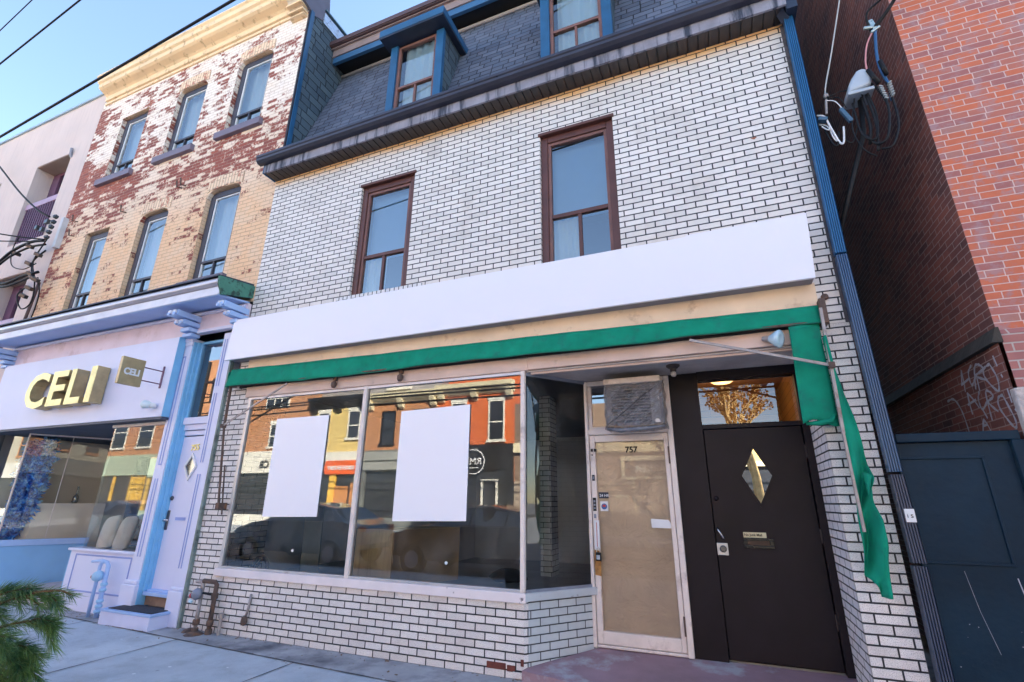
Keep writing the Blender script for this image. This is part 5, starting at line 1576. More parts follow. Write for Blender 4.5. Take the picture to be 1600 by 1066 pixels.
G = [[(0.691, 2.482), (0.629, 2.597), (0.667, 2.418)], [(0.702, 2.484), (0.535, 2.505)], [(0.44, 2.596), (0.525, 2.548), (0.524, 2.445), (0.418, 2.5)],
     [(0.48, 2.402), (0.401, 2.563), (0.326, 2.572), (0.282, 2.522), (0.418, 2.5), (0.288, 2.437)], [(0.41, 2.476), (0.425, 2.379)],
     [(0.162, 2.535), (0.269, 2.519), (0.282, 2.446), (0.161, 2.319), (0.117, 2.408), (0.159, 2.523)], [(0.083, 2.577), (0.068, 2.494)], [(0.052, 2.423), (0.043, 2.401)],
     [(0.656, 2.222), (0.64, 2.401), (0.516, 2.254)], [(0.688, 2.307), (0.531, 2.323)], [(0.441, 2.372), (0.489, 2.315), (0.473, 2.23), (0.366, 2.276)],
     [(0.372, 2.129), (0.347, 2.342), (0.277, 2.333), (0.26, 2.292), (0.35, 2.267), (0.249, 2.177)], [(0.47, 2.235), (0.432, 2.154)],
     [(0.116, 2.28), (0.192, 2.269), (0.21, 2.19), (0.096, 2.034), (0.055, 2.086), (0.119, 2.275)], [(0.032, 2.308), (0.028, 2.208)], [(0.013, 2.156), (0.005, 2.141)],
     [(0.565, 2.066), (0.499, 2.153), (0.442, 2.05)], [(0.54, 2.105), (0.472, 2.107)], [(1.052, 2.404), (0.912, 2.396), (0.827, 2.273), (0.803, 2.091)]]


def smooth_line(P, n=6):
    P = [Vector(p) for p in P]
    if len(P) < 3: return P
    out = []
    Q = [P[0]] + P + [P[-1]]
    for i in range(1, len(Q) - 2):
        p0, p1, p2, p3 = Q[i - 1], Q[i], Q[i + 1], Q[i + 2]
        for k in range(n):
            t = k / n
            out.append(.5 * ((2 * p1) + (p2 - p0) * t + (2 * p0 - 5 * p1 + 4 * p2 - p3) * t * t + (3 * p1 - p0 - 3 * p2 + p3) * t ** 3))
    out.append(P[-1])
    return out


for g0, g1 in ((0, 8), (8, 16), (16, 18), (18, 19)):
    gm = MB()
    for si, s_ in enumerate(G[g0:g1]):
        pts = smooth_line([(CX - .028 - .0004 * si, y_, z_) for y_, z_ in s_], 6 if len(s_) > 3 else 2)
        for k in range(len(pts) - 1):
            a, b = pts[k], pts[k + 1]
            d = (b - a)
            if d.length < 1e-5: continue
            d.normalize()
            p = Vector((0, -d.z, d.y)) * (.0095 + .003 * math.sin(k * 1.7))
            gm.quad(a - p - d * .003, a + p - d * .003, b + p + d * .003, b - p + d * .003)
    obj('graffiti', gm, graffiti_m, ch_)

# gate
gt = thing('alley_gate', (1.66, .05, 0), 'dark blue panelled wooden gate closing the alley beside the white brick shop', 'gate')
obj('gate_frame', MB().box(1.30, 2.03, .0, .09, 1.94, 2.005).box(1.975, 2.045, .002, .088, 0, 1.94), gate_m, gt, bevel=.006)
obj('gate_door', MB().box(1.29, 1.972, .04, .08, .02, 1.935), gate_m, gt)
obj('panel_moulding', MB().box(1.30, 1.81, .028, .04, 1.815, 1.835).box(1.79, 1.81, .028, .04, 1.11, 1.815).box(1.30, 1.81, .028, .04, 1.09, 1.11), gate_m, gt, bevel=.004)
sc_m = MB()
for pts in ([(1.80, 1.02), (1.812, .90), (1.825, .82)], [(1.84, .6), (1.85, .52), (1.858, .42)], [(1.52, 1.05), (1.55, .8), (1.60, .55)], [(1.87, .3), (1.885, .1)], [(1.93, .97), (1.945, .955)]):
    for (xa, za), (xb, zb) in zip(pts[:-1], pts[1:]):
        wd = .0028 if pts[0][0] > 1.7 else .0007
        sc_m.hexa([(xa - wd, .037, za), (xa + wd, .037, za), (xa + wd, .039, za), (xa - wd, .039, za), (xb - wd, .037, zb), (xb + wd, .037, zb), (xb + wd, .039, zb), (xb - wd, .039, zb)])
rg = random.Random(5)
for k in range(16):
    xa, za, r_ = rg.uniform(1.35, 1.95), rg.uniform(.2, .75), rg.uniform(.0012, .0035)
    sc_m.prism([(xa - r_, za), (xa, za - r_), (xa + r_ * 1.4, za), (xa, za + r_)], 'y', .037, .039)
obj('paint_scratches', sc_m, graffiti_m, gt)

# ---- service cables over the alley
wh = thing('service_mast', (1.6, .02, 4.4), 'grey weatherhead with looping black service cables over the alley', 'weatherhead')
obj('hood', MB().prism([(1.545, 5.17), (1.70, 5.20), (1.735, 5.21), (1.76, 5.30), (1.74, 5.38), (1.70, 5.42), (1.65, 5.40), (1.60, 5.33), (1.56, 5.25)], 'y', -.10, .12), flat('cast_grey', (.42, .48, .54), .5, .2, .12, 6), wh, bevel=.03, seg=3)
obj('hood_lip', MB().box(1.54, 1.75, -.10, .12, 5.145, 5.18), flat('cast_grey', (.42, .48, .54), .5, .2, .12, 6), wh, bevel=.008)
obj('mast_pipe', MB().tube([(1.66, .02, 5.16), (1.63, .05, 4.8), (1.45, .12, 4.3), (1.24, .2, 3.7)], .022, 10), black, wh, smooth=True)
cb = MB()
rc_ = random.Random(11)
for pts, r_ in (([(1.70, -.05, 5.16), (1.72, -.06, 4.9), (1.68, -.08, 4.65), (1.62, -.08, 4.62), (1.57, -.06, 4.75), (1.58, -.02, 5.1)], .009),
                ([(1.75, -.05, 5.25), (1.80, -.08, 5.05), (1.80, -.1, 4.85), (1.74, -.1, 4.6), (1.66, -.08, 4.56), (1.6, -.05, 4.7)], .011),
                ([(1.86, -.05, 5.22), (1.86, -.08, 4.95), (1.84, -.1, 4.7), (1.76, -.1, 4.5), (1.68, -.08, 4.5)], .010),
                ([(1.60, -.03, 5.14), (1.52, -.05, 4.8), (1.56, -.06, 4.55), (1.64, -.06, 4.45)], .006),
                ([(1.66, -.02, 5.14), (1.66, -.04, 4.8), (1.62, -.04, 4.6)], .014), ([(1.69, -.04, 5.14), (1.70, -.06, 4.8), (1.66, -.06, 4.5)], .012)):
    cb.tube(smooth_line(pts, 6), r_, 7)
obj('cable_loops', cb, black, wh, smooth=True)
obj('blue_cable', MB().tube(smooth_line([(1.90, -.04, 5.86), (1.86, -.04, 5.6), (1.85, -.04, 5.4), (1.87, -.05, 5.2), (1.86, -.06, 5.0)], 6), .014, 8), flat('blue_cable_sheath', (.02, .10, .24), .4), wh, smooth=True)
obj('pink_cable', MB().tube(smooth_line([(1.88, -.04, 5.86), (1.80, -.05, 5.7), (1.75, -.06, 5.5), (1.74, -.07, 5.36)], 6), .008, 8), flat('pink_cable_sheath', (.60, .25, .25), .4), wh, smooth=True)
obj('cable_splice', MB().tube([(1.73, -.11, 5.36), (1.78, -.11, 5.18)], .02, 8).tube([(1.85, -.08, 5.45), (1.87, -.08, 5.28)], .02, 8), black, wh, smooth=True)
tw = MB()
for k in range(6):
    z_ = 5.15 - k * .028
    tw.obox((1.795 + k * .003, -.085, z_), (.016, .02, .006), 0, 0, R(35))
    tw.obox((1.865, -.085, z_ + .02), (.016, .02, .005), 0, 0, R(-35))
obj('splice_tape', tw, flat('tape_grey', (.34, .36, .36), .5), wh)
cc = thing('cable_clamp', (1.89, -.04, 5.85), 'shiny cable clamp high above the alley', 'clamp')
obj('clamp_body', MB().obox((1.89, -.04, 5.92), (.02, .02, .07), 0, 0, R(-10)).obox((1.86, -.05, 5.90), (.05, .012, .015), 0, 0, R(15)).obox((1.90, -.05, 5.86), (.045, .012, .012), 0, 0, R(-30)), flat('zinc', (.5, .58, .55), .3, .7), cc, bevel=.006)
dc = thing('service_drop_cable', (2.2, -.5, 6.1), 'thick twisted black service cable running up and out to the right', 'cable')
obj('cable', MB().tube(smooth_line([(1.87, -.04, 5.87), (2.0, -.1, 5.98), (2.22, -.35, 6.2), (3.4, -2.2, 7.2), (6.5, -7, 8.4)], 8), .017, 8), black, dc, smooth=True)
obj('cable', MB().tube(smooth_line([(1.87, -.03, 5.84), (1.86, -.08, 6.05), (2.0, -.15, 6.13), (2.22, -.37, 6.22), (3.4, -2.15, 7.18), (6.5, -7, 8.38)], 8), .010, 6), black, dc, smooth=True)
cw = thing('phone_wires', (1.35, -.05, 4.8), 'tangle of thin white and grey phone wires beside the blue downspout', 'wires')
obj('long_wire', MB().tube(smooth_line([(1.385, -.02, 5.2), (1.40, -.02, 5.35), (1.52, .0, 5.75), (1.72, .02, 6.45), (1.95, .1, 7.3)], 6), .007, 6), flat('pale_wire', (.5, .5, .48), .5), cw, smooth=True)
obj('anchor', MB().tube([(1.36, -.02, 5.05), (1.39, -.02, 5.27)], .012, 6).lathe([(.02, -.02), (.025, 0), (.02, .02)], (1.39, -.02, 5.26), (0, 0, 1), 8), galv, cw)
ww = MB()
for pts, r_ in (([(1.28, -.03, 5.05), (1.33, -.05, 5.0), (1.36, -.05, 4.85), (1.40, -.05, 4.68), (1.43, -.05, 4.68), (1.46, -.04, 4.85)], .009),
                ([(1.28, -.02, 4.95), (1.34, -.03, 4.9), (1.36, -.05, 4.75), (1.38, -.05, 4.70)], .006), ([(1.37, -.03, 5.2), (1.45, -.03, 5.16), (1.50, -.03, 5.02)], .005),
                ([(1.29, -.05, 4.90), (1.33, -.06, 4.84), (1.36, -.05, 4.88)], .007)):
    ww.tube(smooth_line(pts, 6), r_, 6)
obj('white_wires', ww, white_plastic, cw, smooth=True)
kw = MB()
for pts, r_ in (([(1.37, -.03, 5.22), (1.5, -.03, 5.26), (1.62, -.04, 5.22), (1.66, -.06, 5.12)], .006), ([(1.37, -.03, 5.2), (1.48, -.03, 5.2), (1.52, -.03, 5.06)], .005),
                ([(1.30, -.04, 4.92), (1.34, -.05, 4.7), (1.38, -.05, 4.66), (1.41, -.05, 4.8)], .007), ([(1.45, -.04, 4.7), (1.50, -.04, 4.66), (1.56, -.04, 4.8)], .007)):
    kw.tube(smooth_line(pts, 6), r_, 6)
obj('dark_wires', kw, black, cw, smooth=True)
obj('wire_knot', MB().obox((1.31, -.04, 4.98), (.04, .03, .02), 0, 0, R(20)).obox((1.50, -.04, 4.97), (.018, .02, .09), 0, 0, R(-20)), flat('blue_connector', (.05, .12, .2), .4), cw, bevel=.008)

# ---- power cables at the left
pc = thing('insulator_rack', (-12.02, -.15, 5.0), 'black insulators and looping power cables on the corner of the pink building', 'cables')
ins = MB()
for k in range(5):
    z_ = 6.98 - k * .115
    x_ = -12.03 - .02 * k
    ins.lathe([(.03, -.035), (.05, -.025), (.03, -.008), (.05, .008), (.03, .03)], (x_, -.22, z_), (.3, -1, .1), 10)
obj('insulators', ins, porcelain, pc)
obj('rack_strip', MB().box(-12.12, -12.02, -.09, -.0, 6.35, 7.05), flat('white_bracket', (.6, .6, .62), .5), pc)
cbl = MB()
for pts, r_ in (([(-12.1, -.25, 6.42), (-12.5, -.28, 6.45), (-13.1, -.3, 6.35), (-13.55, -.3, 6.1), (-13.5, -.3, 5.75), (-13.0, -.28, 5.6), (-12.4, -.25, 5.68), (-12.0, -.2, 5.72)], .028),
                ([(-12.1, -.2, 6.36), (-12.6, -.25, 6.36), (-13.2, -.3, 6.2), (-13.6, -.3, 5.95), (-13.45, -.3, 5.62), (-12.8, -.28, 5.52), (-12.1, -.22, 5.64)], .022),
                ([(-12.1, -.22, 6.46), (-12.9, -.6, 6.55), (-14.5, -1.3, 6.9), (-17, -2.5, 7.5)], .014), ([(-12.1, -.25, 6.40), (-13.2, -.6, 6.46), (-15, -1.0, 6.7), (-19, -2.5, 7.1)], .012),
                ([(-12.05, -.22, 6.46), (-12.2, -.24, 6.1), (-12.25, -.22, 5.9), (-12.0, -.2, 5.5), (-12.0, -.15, 5.1), (-12.3, -.15, 5.0), (-12.5, -.2, 5.3), (-12.2, -.2, 5.45)], .013),
                ([(-13.0, -.3, 6.7), (-13.1, -.3, 6.4), (-12.9, -.3, 6.0), (-12.5, -.25, 5.85), (-12.2, -.2, 5.95)], .010),
                ([(-12.0, -.2, 6.2), (-12.3, -.22, 6.0), (-12.2, -.2, 5.7)], .016), ([(-11.95, -.2, 5.6), (-11.95, -.1, 5.3), (-12.05, -.05, 4.9), (-12.12, -.05, 4.6)], .012)):
    cbl.tube(smooth_line(pts, 7), r_, 7)
obj('cables', cbl, black, pc, smooth=True)
clm = MB()
for x_, z_ in ((-13.0, 6.3), (-12.55, 6.38), (-12.35, 5.95), (-12.1, 6.1), (-12.15, 5.68), (-11.95, 5.55), (-12.0, 5.35), (-12.1, 5.2), (-11.85, 5.5)):
    clm.obox((x_, -.25, z_), (.07, .035, .035), .3, .2, R(25))
obj('clamps', clm, porcelain, pc, bevel=.008)
o = thing('hanging_cable', (-12.9, -.3, 7.0), 'black cable coming down from the upper left to the balcony of the pink building', 'cable')
obj('cable', MB().tube(smooth_line([(-12.75, -.05, 7.25), (-13.1, -.15, 7.45), (-14.0, -.25, 8.1), (-15.6, -.35, 9.35), (-18, -.6, 11.2)], 8), .02, 8), black, o, smooth=True)
obj('cable_ends', MB().obox((-12.75, -.06, 7.12), (.06, .03, .05)).obox((-13.1, -.06, 7.05), (.05, .03, .05)).obox((-12.85, -.06, 6.95), (.05, .03, .05)), porcelain, o, bevel=.01)
# wall hooks on the brick
hk = MB()
for x_, z_ in ((-11.65, 6.9), (-11.6, 6.55), (-10.0, 6.72), (-9.05 + .6, 6.86), (-8.35, 6.88)):
    hk.tube([(x_, .0, z_), (x_ - .02, -.08, z_ - .02), (x_ - .05, -.09, z_ + .12)], .014, 6)
o = obj('wall_hooks', hk, rust, bb)

# ---- overhead wires
wires = (((-9.70, -2, 6.78), (-4.74, -2, 7.18), .016), ((-10.975, -2, 8.79), (-8.83, -2, 9.26), .013), ((-11.69, -2, 9.915), (-10.81, -2, 10.27), .009))
for i, (a, b, r_) in enumerate(wires):
    a, b = Vector(a), Vector(b)
    d = b - a
    P = [a - d * 3 + Vector((0, 0, .25)), a - d * 1, a, b, b + d * 2, b + d * 5 + Vector((0, 0, .4))]
    o = obj('overhead_wire', MB().tube(smooth_line(P, 5), r_, 6), black, smooth=True)
    tag(o, ('thick black overhead wire crossing the sky in front of the brick cornice', 'middle black wire across the top left sky', 'thin wire highest in the top left corner of the sky')[i], 'wire', 'overhead wires across the sky')
for i, (y_, z_) in enumerate(((-10.5, 5.0), (-10.9, 5.35), (-11.8, 5.7), (-12.3, 6.4), (-12.35, 6.7))):
    P = [(-60 + 12 * k, y_, z_ - .12 * math.sin(k * 1.57) ** 2) for k in range(8)]
    o = obj('street_wire', MB().tube(smooth_line([Vector(p) for p in P], 3), .035, 5), black, smooth=True)
    tag(o, 'black tram and power wires strung along the street, reflected in the shop glass', 'wire', 'wires along the street')

# ================================================================== THE FAR SIDE OF THE STREET (seen in the glass)
YF = -18.0
dark_win = flat('far_window_dark', (.03, .035, .045), .08)
white_paint = flat('white_paint', (.72, .70, .62), .6)
black_paint = flat('black_shopfront', (.015, .015, .018), .4)
grey_paint = flat('grey_shopfront', (.16, .17, .16), .6)
cream_paint = flat('cream_fascia_paint', (.76, .68, .46), .6)


def far_building(name, label, x0, x1, h, wm, wins, fm, cor=None, shop_z=4.0, shop_m=None, roof_m=None, shopwin=None):
    b = thing(name, ((x0 + x1) / 2, YF, 0), label, 'building')
    obj('wall', MB().box(x0, x1, YF - 8, YF, 0, h), wm, b)
    for (xc, wd, z0, z1) in wins:
        W = obj('window', MB().box(xc - wd / 2 - .08, xc - wd / 2, YF, YF + .06, z0, z1).box(xc + wd / 2, xc + wd / 2 + .08, YF, YF + .06, z0, z1).box(xc - wd / 2, xc + wd / 2, YF, YF + .06, z1 - .08, z1)
                .box(xc - wd / 2 - .15, xc + wd / 2 + .15, YF, YF + .12, z0 - .14, z0).box(xc - wd / 2, xc + wd / 2, YF, YF + .05, z0 + (z1 - z0) * .42, z0 + (z1 - z0) * .42 + .07), fm, b)
        obj('pane', MB().box(xc - wd / 2, xc + wd / 2, YF + .002, YF + .02, z0, z1 - .08), dark_win, W)
        obj('lintel', MB().box(xc - wd / 2 - .12, xc + wd / 2 + .12, YF + .002, YF + .07, z1, z1 + .2), wm if fm is not white_paint else fm, W)
    if cor:
        cz, cm, nb = cor
        obj('cornice', MB().prism([(YF, cz - .25), (YF + .15, cz - .2), (YF + .5, cz + .1), (YF + .55, cz + .32), (YF, cz + .36)], 'x', x0, x1), cm, b)
        bm_ = MB()
        for k in range(nb):
            xx = x0 + .25 + (x1 - x0 - .5) * k / max(1, nb - 1)
            bm_.prism([(YF, cz - .6), (YF + .2, cz - .5), (YF + .48, cz - .02), (YF + .02, cz + .02)], 'x', xx - .17, xx + .17)
        obj('cornice_brackets', bm_, cm, b, bevel=.02)
    if shop_m:
        obj('shopfront', MB().box(x0 + .02, x1 - .02, YF, YF + .25, 3.0, shop_z).box(x0 + .02, x0 + .35, YF, YF + .2, 0, 3.0).box(x1 - .35, x1 - .02, YF, YF + .2, 0, 3.0).box(x0 + .35, x1 - .35, YF, YF + .15, 0, .6), shop_m, b)
        obj('shop_pane', MB().box(x0 + .35, x1 - .35, YF + .01, YF + .05, .6, 3.0), dark_win, b)
    return b


def txt(parent, body, size, x, z, mat, y=None, bold=.01):
    return obj('lettering', MB().text(body, size, (x, y or YF + .3, z), (-1, 0, 0), (0, 0, 1), .02, bold, 'CENTER'), mat, parent)


orange_m = flat('orange_sign', (.80, .13, .03), .5)
yellow_m = flat('yellow_door', (.85, .50, .08), .5)
# brown brick on the left
b = far_building('far_brown_building', 'tall orange brown brick building across the street, reflected at the left of the shop window', -33.5, -22.6, 11.0, opp_brown,
                 [(-31, .9, 4.9, 6.4), (-28.5, .9, 4.9, 6.4), (-25.2, 1.2, 4.6, 6.0)], white_paint, None, 4.3, white_paint)
obj('strip_window', MB().box(-26.6, -24.6, YF, YF + .05, 7.0, 7.7), white_paint, b)
obj('strip_panes', MB().box(-26.5, -25.9, YF + .05, YF + .06, 7.08, 7.62).box(-25.8, -25.3, YF + .05, YF + .06, 7.08, 7.62).box(-25.2, -24.7, YF + .05, YF + .06, 7.08, 7.62), dark_win, b)
txt(b, 'CB', .6, -25.6, 3.3, black_paint)
# yellow building
b = far_building('far_yellow_building', 'yellow brick building across the street with black cornice and an orange eatery sign', -22.6, -18.4, 7.0, opp_yellow,
                 [(-21.6, .75, 4.9, 6.5), (-19.3, .75, 4.9, 6.5)], white_paint, (7.0, black_paint, 3), 4.1, white_paint)
obj('grey_roof', MB().box(-22.6, -18.4, YF - 3, YF - .6, 7.0, 8.2), flat('grey_tiles', (.28, .26, .25), .8), b)
obj('orange_board', MB().prism([(-20.75, 2.85), (-18.6, 2.85), (-18.5, 2.95), (-18.5, 3.5), (-18.6, 3.6), (-20.75, 3.6), (-20.85, 3.5), (-20.85, 2.95)], 'y', YF + .25, YF + .30), orange_m, b)
txt(b, 'SSION EATERY', .29, -19.67, 3.1, white_plastic, YF + .32)
obj('yellow_post', MB().box(-20.5, -20.1, YF + .05, YF + .2, .3, 2.9), yellow_m, b)
obj('orange_door', MB().box(-20.1, -19.2, YF + .05, YF + .15, .2, 2.2).box(-19.0, -18.8, YF + .05, YF + .15, .2, 2.4), flat('orange_wood', (.6, .25, .08), .5), b)
# brown-red with the mansard
b = far_building('far_mansard_building', 'brown brick building across the street with a grey garage shopfront', -18.4, -13.7, 7.0, opp_brown,
                 [(-16.9, .75, 4.5, 6.3), (-14.7, .75, 4.5, 6.3)], black_paint, (6.95, cream_paint, 3), 4.1, grey_paint)
obj('mansard', MB().hexa([(-18.4, YF - 3, 7.3), (-13.7, YF - 3, 7.3), (-13.7, YF, 7.3), (-18.4, YF, 7.3), (-18.4, YF - 3, 9.0), (-13.7, YF - 3, 9.0), (-13.7, YF - .8, 9.0), (-18.4, YF - .8, 9.0)]), flat('grey_tiles', (.28, .26, .25), .8), b)
obj('mansard_window', MB().box(-17.2, -15.6, YF - .5, YF + .1, 7.5, 8.5), white_paint, b)
obj('fascia_slats', MB().box(-18.35, -13.75, YF + .25, YF + .3, 3.05, 3.45).box(-18.35, -13.75, YF + .25, YF + .3, 3.55, 4.0), flat('light_grey_slats', (.30, .31, .29), .6), b)
# bright red
b = far_building('far_red_building', 'bright red painted brick building across the street with a black shopfront', -13.7, -9.2, 7.2, opp_red,
                 [(-12.4, .75, 4.55, 6.5), (-10.2, .75, 4.45, 6.5)], white_paint, (7.1, cream_paint, 3), 4.2, black_paint)
obj('red_roof', MB().box(-13.7, -9.2, YF - 4, YF - 1, 7.2, 8.4), opp_red, b)
o = obj('round_sign', MB().lathe([(.62, 0), (.62, .03), (.56, .03), (.56, .02)], (-11.3, YF + .27, 3.35), (0, 1, 0), 40), white_plastic, b)
obj('round_sign_face', MB().lathe([(.575, .021), (.575, .032)], (-11.3, YF + .27, 3.35), (0, 1, 0), 40), black_paint, b)
txt(b, 'RMP', .5, -11.3, 3.2, white_plastic, YF + .32, .0)
obj('sign_underline', MB().box(-11.6, -11.0, YF + .302, YF + .312, 3.03, 3.07), white_plastic, b)
obj('shop_door', MB().box(-10.9, -10.8, YF + .15, YF + .22, .1, 2.5).box(-10.1, -10.0, YF + .15, YF + .22, .1, 2.5).box(-10.8, -10.1, YF + .15, YF + .22, 2.4, 2.5), white_paint, b)
# cream band building with the framed sign
b = far_building('far_sided_building', 'low brown sided building across the street with a cream band and a framed sign', -9.2, -1.2, 6.2, flat('brown_siding', (.22, .15, .11), .7),
                 [(-3.2, 1.5, 4.4, 5.2), (-7.5, 1.2, 4.4, 5.4)], cream_paint, None, 3.1, None)
obj('cream_band', MB().box(-9.2, -1.2, YF, YF + .2, 3.75, 4.2), cream_paint, b)
obj('gable_shape', MB().prism([(-4.9, 3.8), (-4.1, 3.8), (-4.1, 4.5), (-3.9, 4.5), (-4.5, 5.0), (-5.1, 4.5), (-4.9, 4.5)], 'y', YF + .2, YF + .3), cream_paint, b)
obj('sign_frame', MB().box(-4.2, -1.3, YF, YF + .15, 3.35, 3.55).box(-4.2, -1.3, YF, YF + .15, 2.5, 2.62).box(-4.2, -4.05, YF, YF + .15, 2.62, 3.35).box(-1.45, -1.3, YF, YF + .15, 2.62, 3.35), cream_paint, b)
obj('sign_panel', MB().box(-4.05, -1.45, YF, YF + .03, 2.62, 3.35), flat('dark_sign_panel', (.14, .10, .08), .6), b)
txt(b, 'PARKER', .46, -2.75, 2.82, white_paint, YF + .06, .012)
obj('lower_panel', MB().box(-9.2, -1.2, YF, YF + .04, 0, 2.4), flat('taupe_siding', (.34, .27, .21), .7), b)
obj('window_bars', MB().box(-3.7, -3.64, YF + .04, YF + .08, .6, 2.4).box(-4.6, -2.8, YF + .04, YF + .08, 1.7, 1.76), cream_paint, b)
# farther buildings both ways
b = far_building('far_orange_building', 'orange brick building with tall white windows, reflected in the blue shop window', -48, -33.5, 9.5, brick('orange_brick', (.62, .27, .12), (.5, .2, .1), (.45, .36, .25), ms=.006),
                 [(-46.5, 1.2, 5.0, 7.6), (-44.2, 1.4, 5.0, 7.6), (-41.2, 1.5, 5.0, 7.6), (-38.2, 1.5, 5.0, 7.6), (-35.4, 1.4, 5.0, 7.6)], white_paint, (9.2, cream_paint, 6), 4.4, flat('pale_green_front', (.40, .48, .36), .6))
obj('yellow_display', MB().box(-38.6, -37.0, YF + .06, YF + .12, .8, 3.6).box(-40.6, -40.3, YF + .06, YF + .12, .6, 3.0), yellow_m, b)
b = far_building('far_cream_building', 'cream building with orange panels at the far end of the street', -75, -48, 8.5, opp_cream,
                 [(-73 + 3.1 * k, 1.4, 4.8, 6.8) for k in range(8)], flat('orange_wood', (.6, .25, .08), .5), (8.2, white_paint, 9), 4.2, white_paint)
b = far_building('far_right_building', 'red brick building across the street to the right of the bare tree', 4.5, 18, 8.5, opp_brown,
                 [(6.5, 1, 4.6, 6.4), (9, 1, 4.6, 6.4), (11.5, 1, 4.6, 6.4), (14, 1, 4.6, 6.4)], white_paint, (8.2, cream_paint, 6), 4.1, grey_paint)
b = far_building('far_end_building', 'long cream and orange brick row far down the street at the right', 18, 62, 9.0, opp_cream,
                 [(20 + 3.4 * k, 1.3, 4.8, 7.0) for k in range(12)], flat('orange_wood', (.6, .25, .08), .5), (8.7, white_paint, 14), 4.2, grey_paint)
b = far_building('far_low_building', 'low pale building behind the bare tree across the street', -1.2, 4.5, 4.6, opp_yellow, [], white_paint, None, 3.2, cream_paint)

# bare street tree
tr = thing('bare_tree', (1.55, -13.6, 0), 'bare street tree with a few tan leaves across the road, reflected in the black door', 'tree')
tm_ = MB()
lf = MB()
rt = random.Random(4)


def branch(p, d, L, r, lvl):
    n = 4
    pts = [p]
    q = p.copy()
    dd_ = d.copy()
    for k in range(n):
        dd_ = (dd_ + Vector((rt.uniform(-.16, .16), rt.uniform(-.16, .16), rt.uniform(-.05, .12)))).normalized()
        q = q + dd_ * L / n
        pts.append(q.copy())
    tm_.tube(pts, [r * (1 - .45 * i / n) for i in range(n + 1)], 6 if lvl < 2 else 4)
    if lvl >= 4:
        for k in range(16):
            c = pts[rt.randint(1, n)] + Vector((rt.uniform(-.1, .1), rt.uniform(-.1, .1), rt.uniform(-.1, .1)))
            e1 = Vector((rt.uniform(-1, 1), rt.uniform(-1, 1), rt.uniform(-1, 1))).normalized() * .06
            e2 = e1.orthogonal().normalized() * .045
            lf.add([c - e1, c + e2, c + e1, c - e2], [(0, 1, 2, 3)])
        return
    for k in range(3 if lvl else 5):
        i = rt.randint(2, n) if lvl else n - (k % 2)
        nd_ = (dd_ + Vector((rt.uniform(-1, 1), rt.uniform(-1, 1), rt.uniform(-.1, .8))) * .75).normalized()
        branch(pts[i], nd_, L * rt.uniform(.55, .75), r * .5, lvl + 1)


branch(Vector((1.45, -13.6, 0)), Vector((.03, 0, 1)), 3.2, .22, 0)
obj('trunk', tm_, flat('tan_bark', (.55, .38, .17), .9, 0, .3, 6, bs=20, bd=.02), tr)
obj('leaves', lf, flat('tan_leaves', (.55, .30, .10), .8, 0, .3, 9), tr)
# leaning street pole
po_ = thing('street_pole', (-10.9, -13.4, 0), 'dark street pole on the far pavement', 'pole')
obj('pole_shaft', MB().tube([(-26.5, -13.4, -.1), (-26.5, -13.4, 9)], .11, 10), black, po_)
obj('cross_arm', MB().box(-27.4, -25.6, -13.46, -13.34, 7.7, 7.85), dark_wood, po_)
ORG[po_.name] = Vector((-10.9, -13.4, 0))


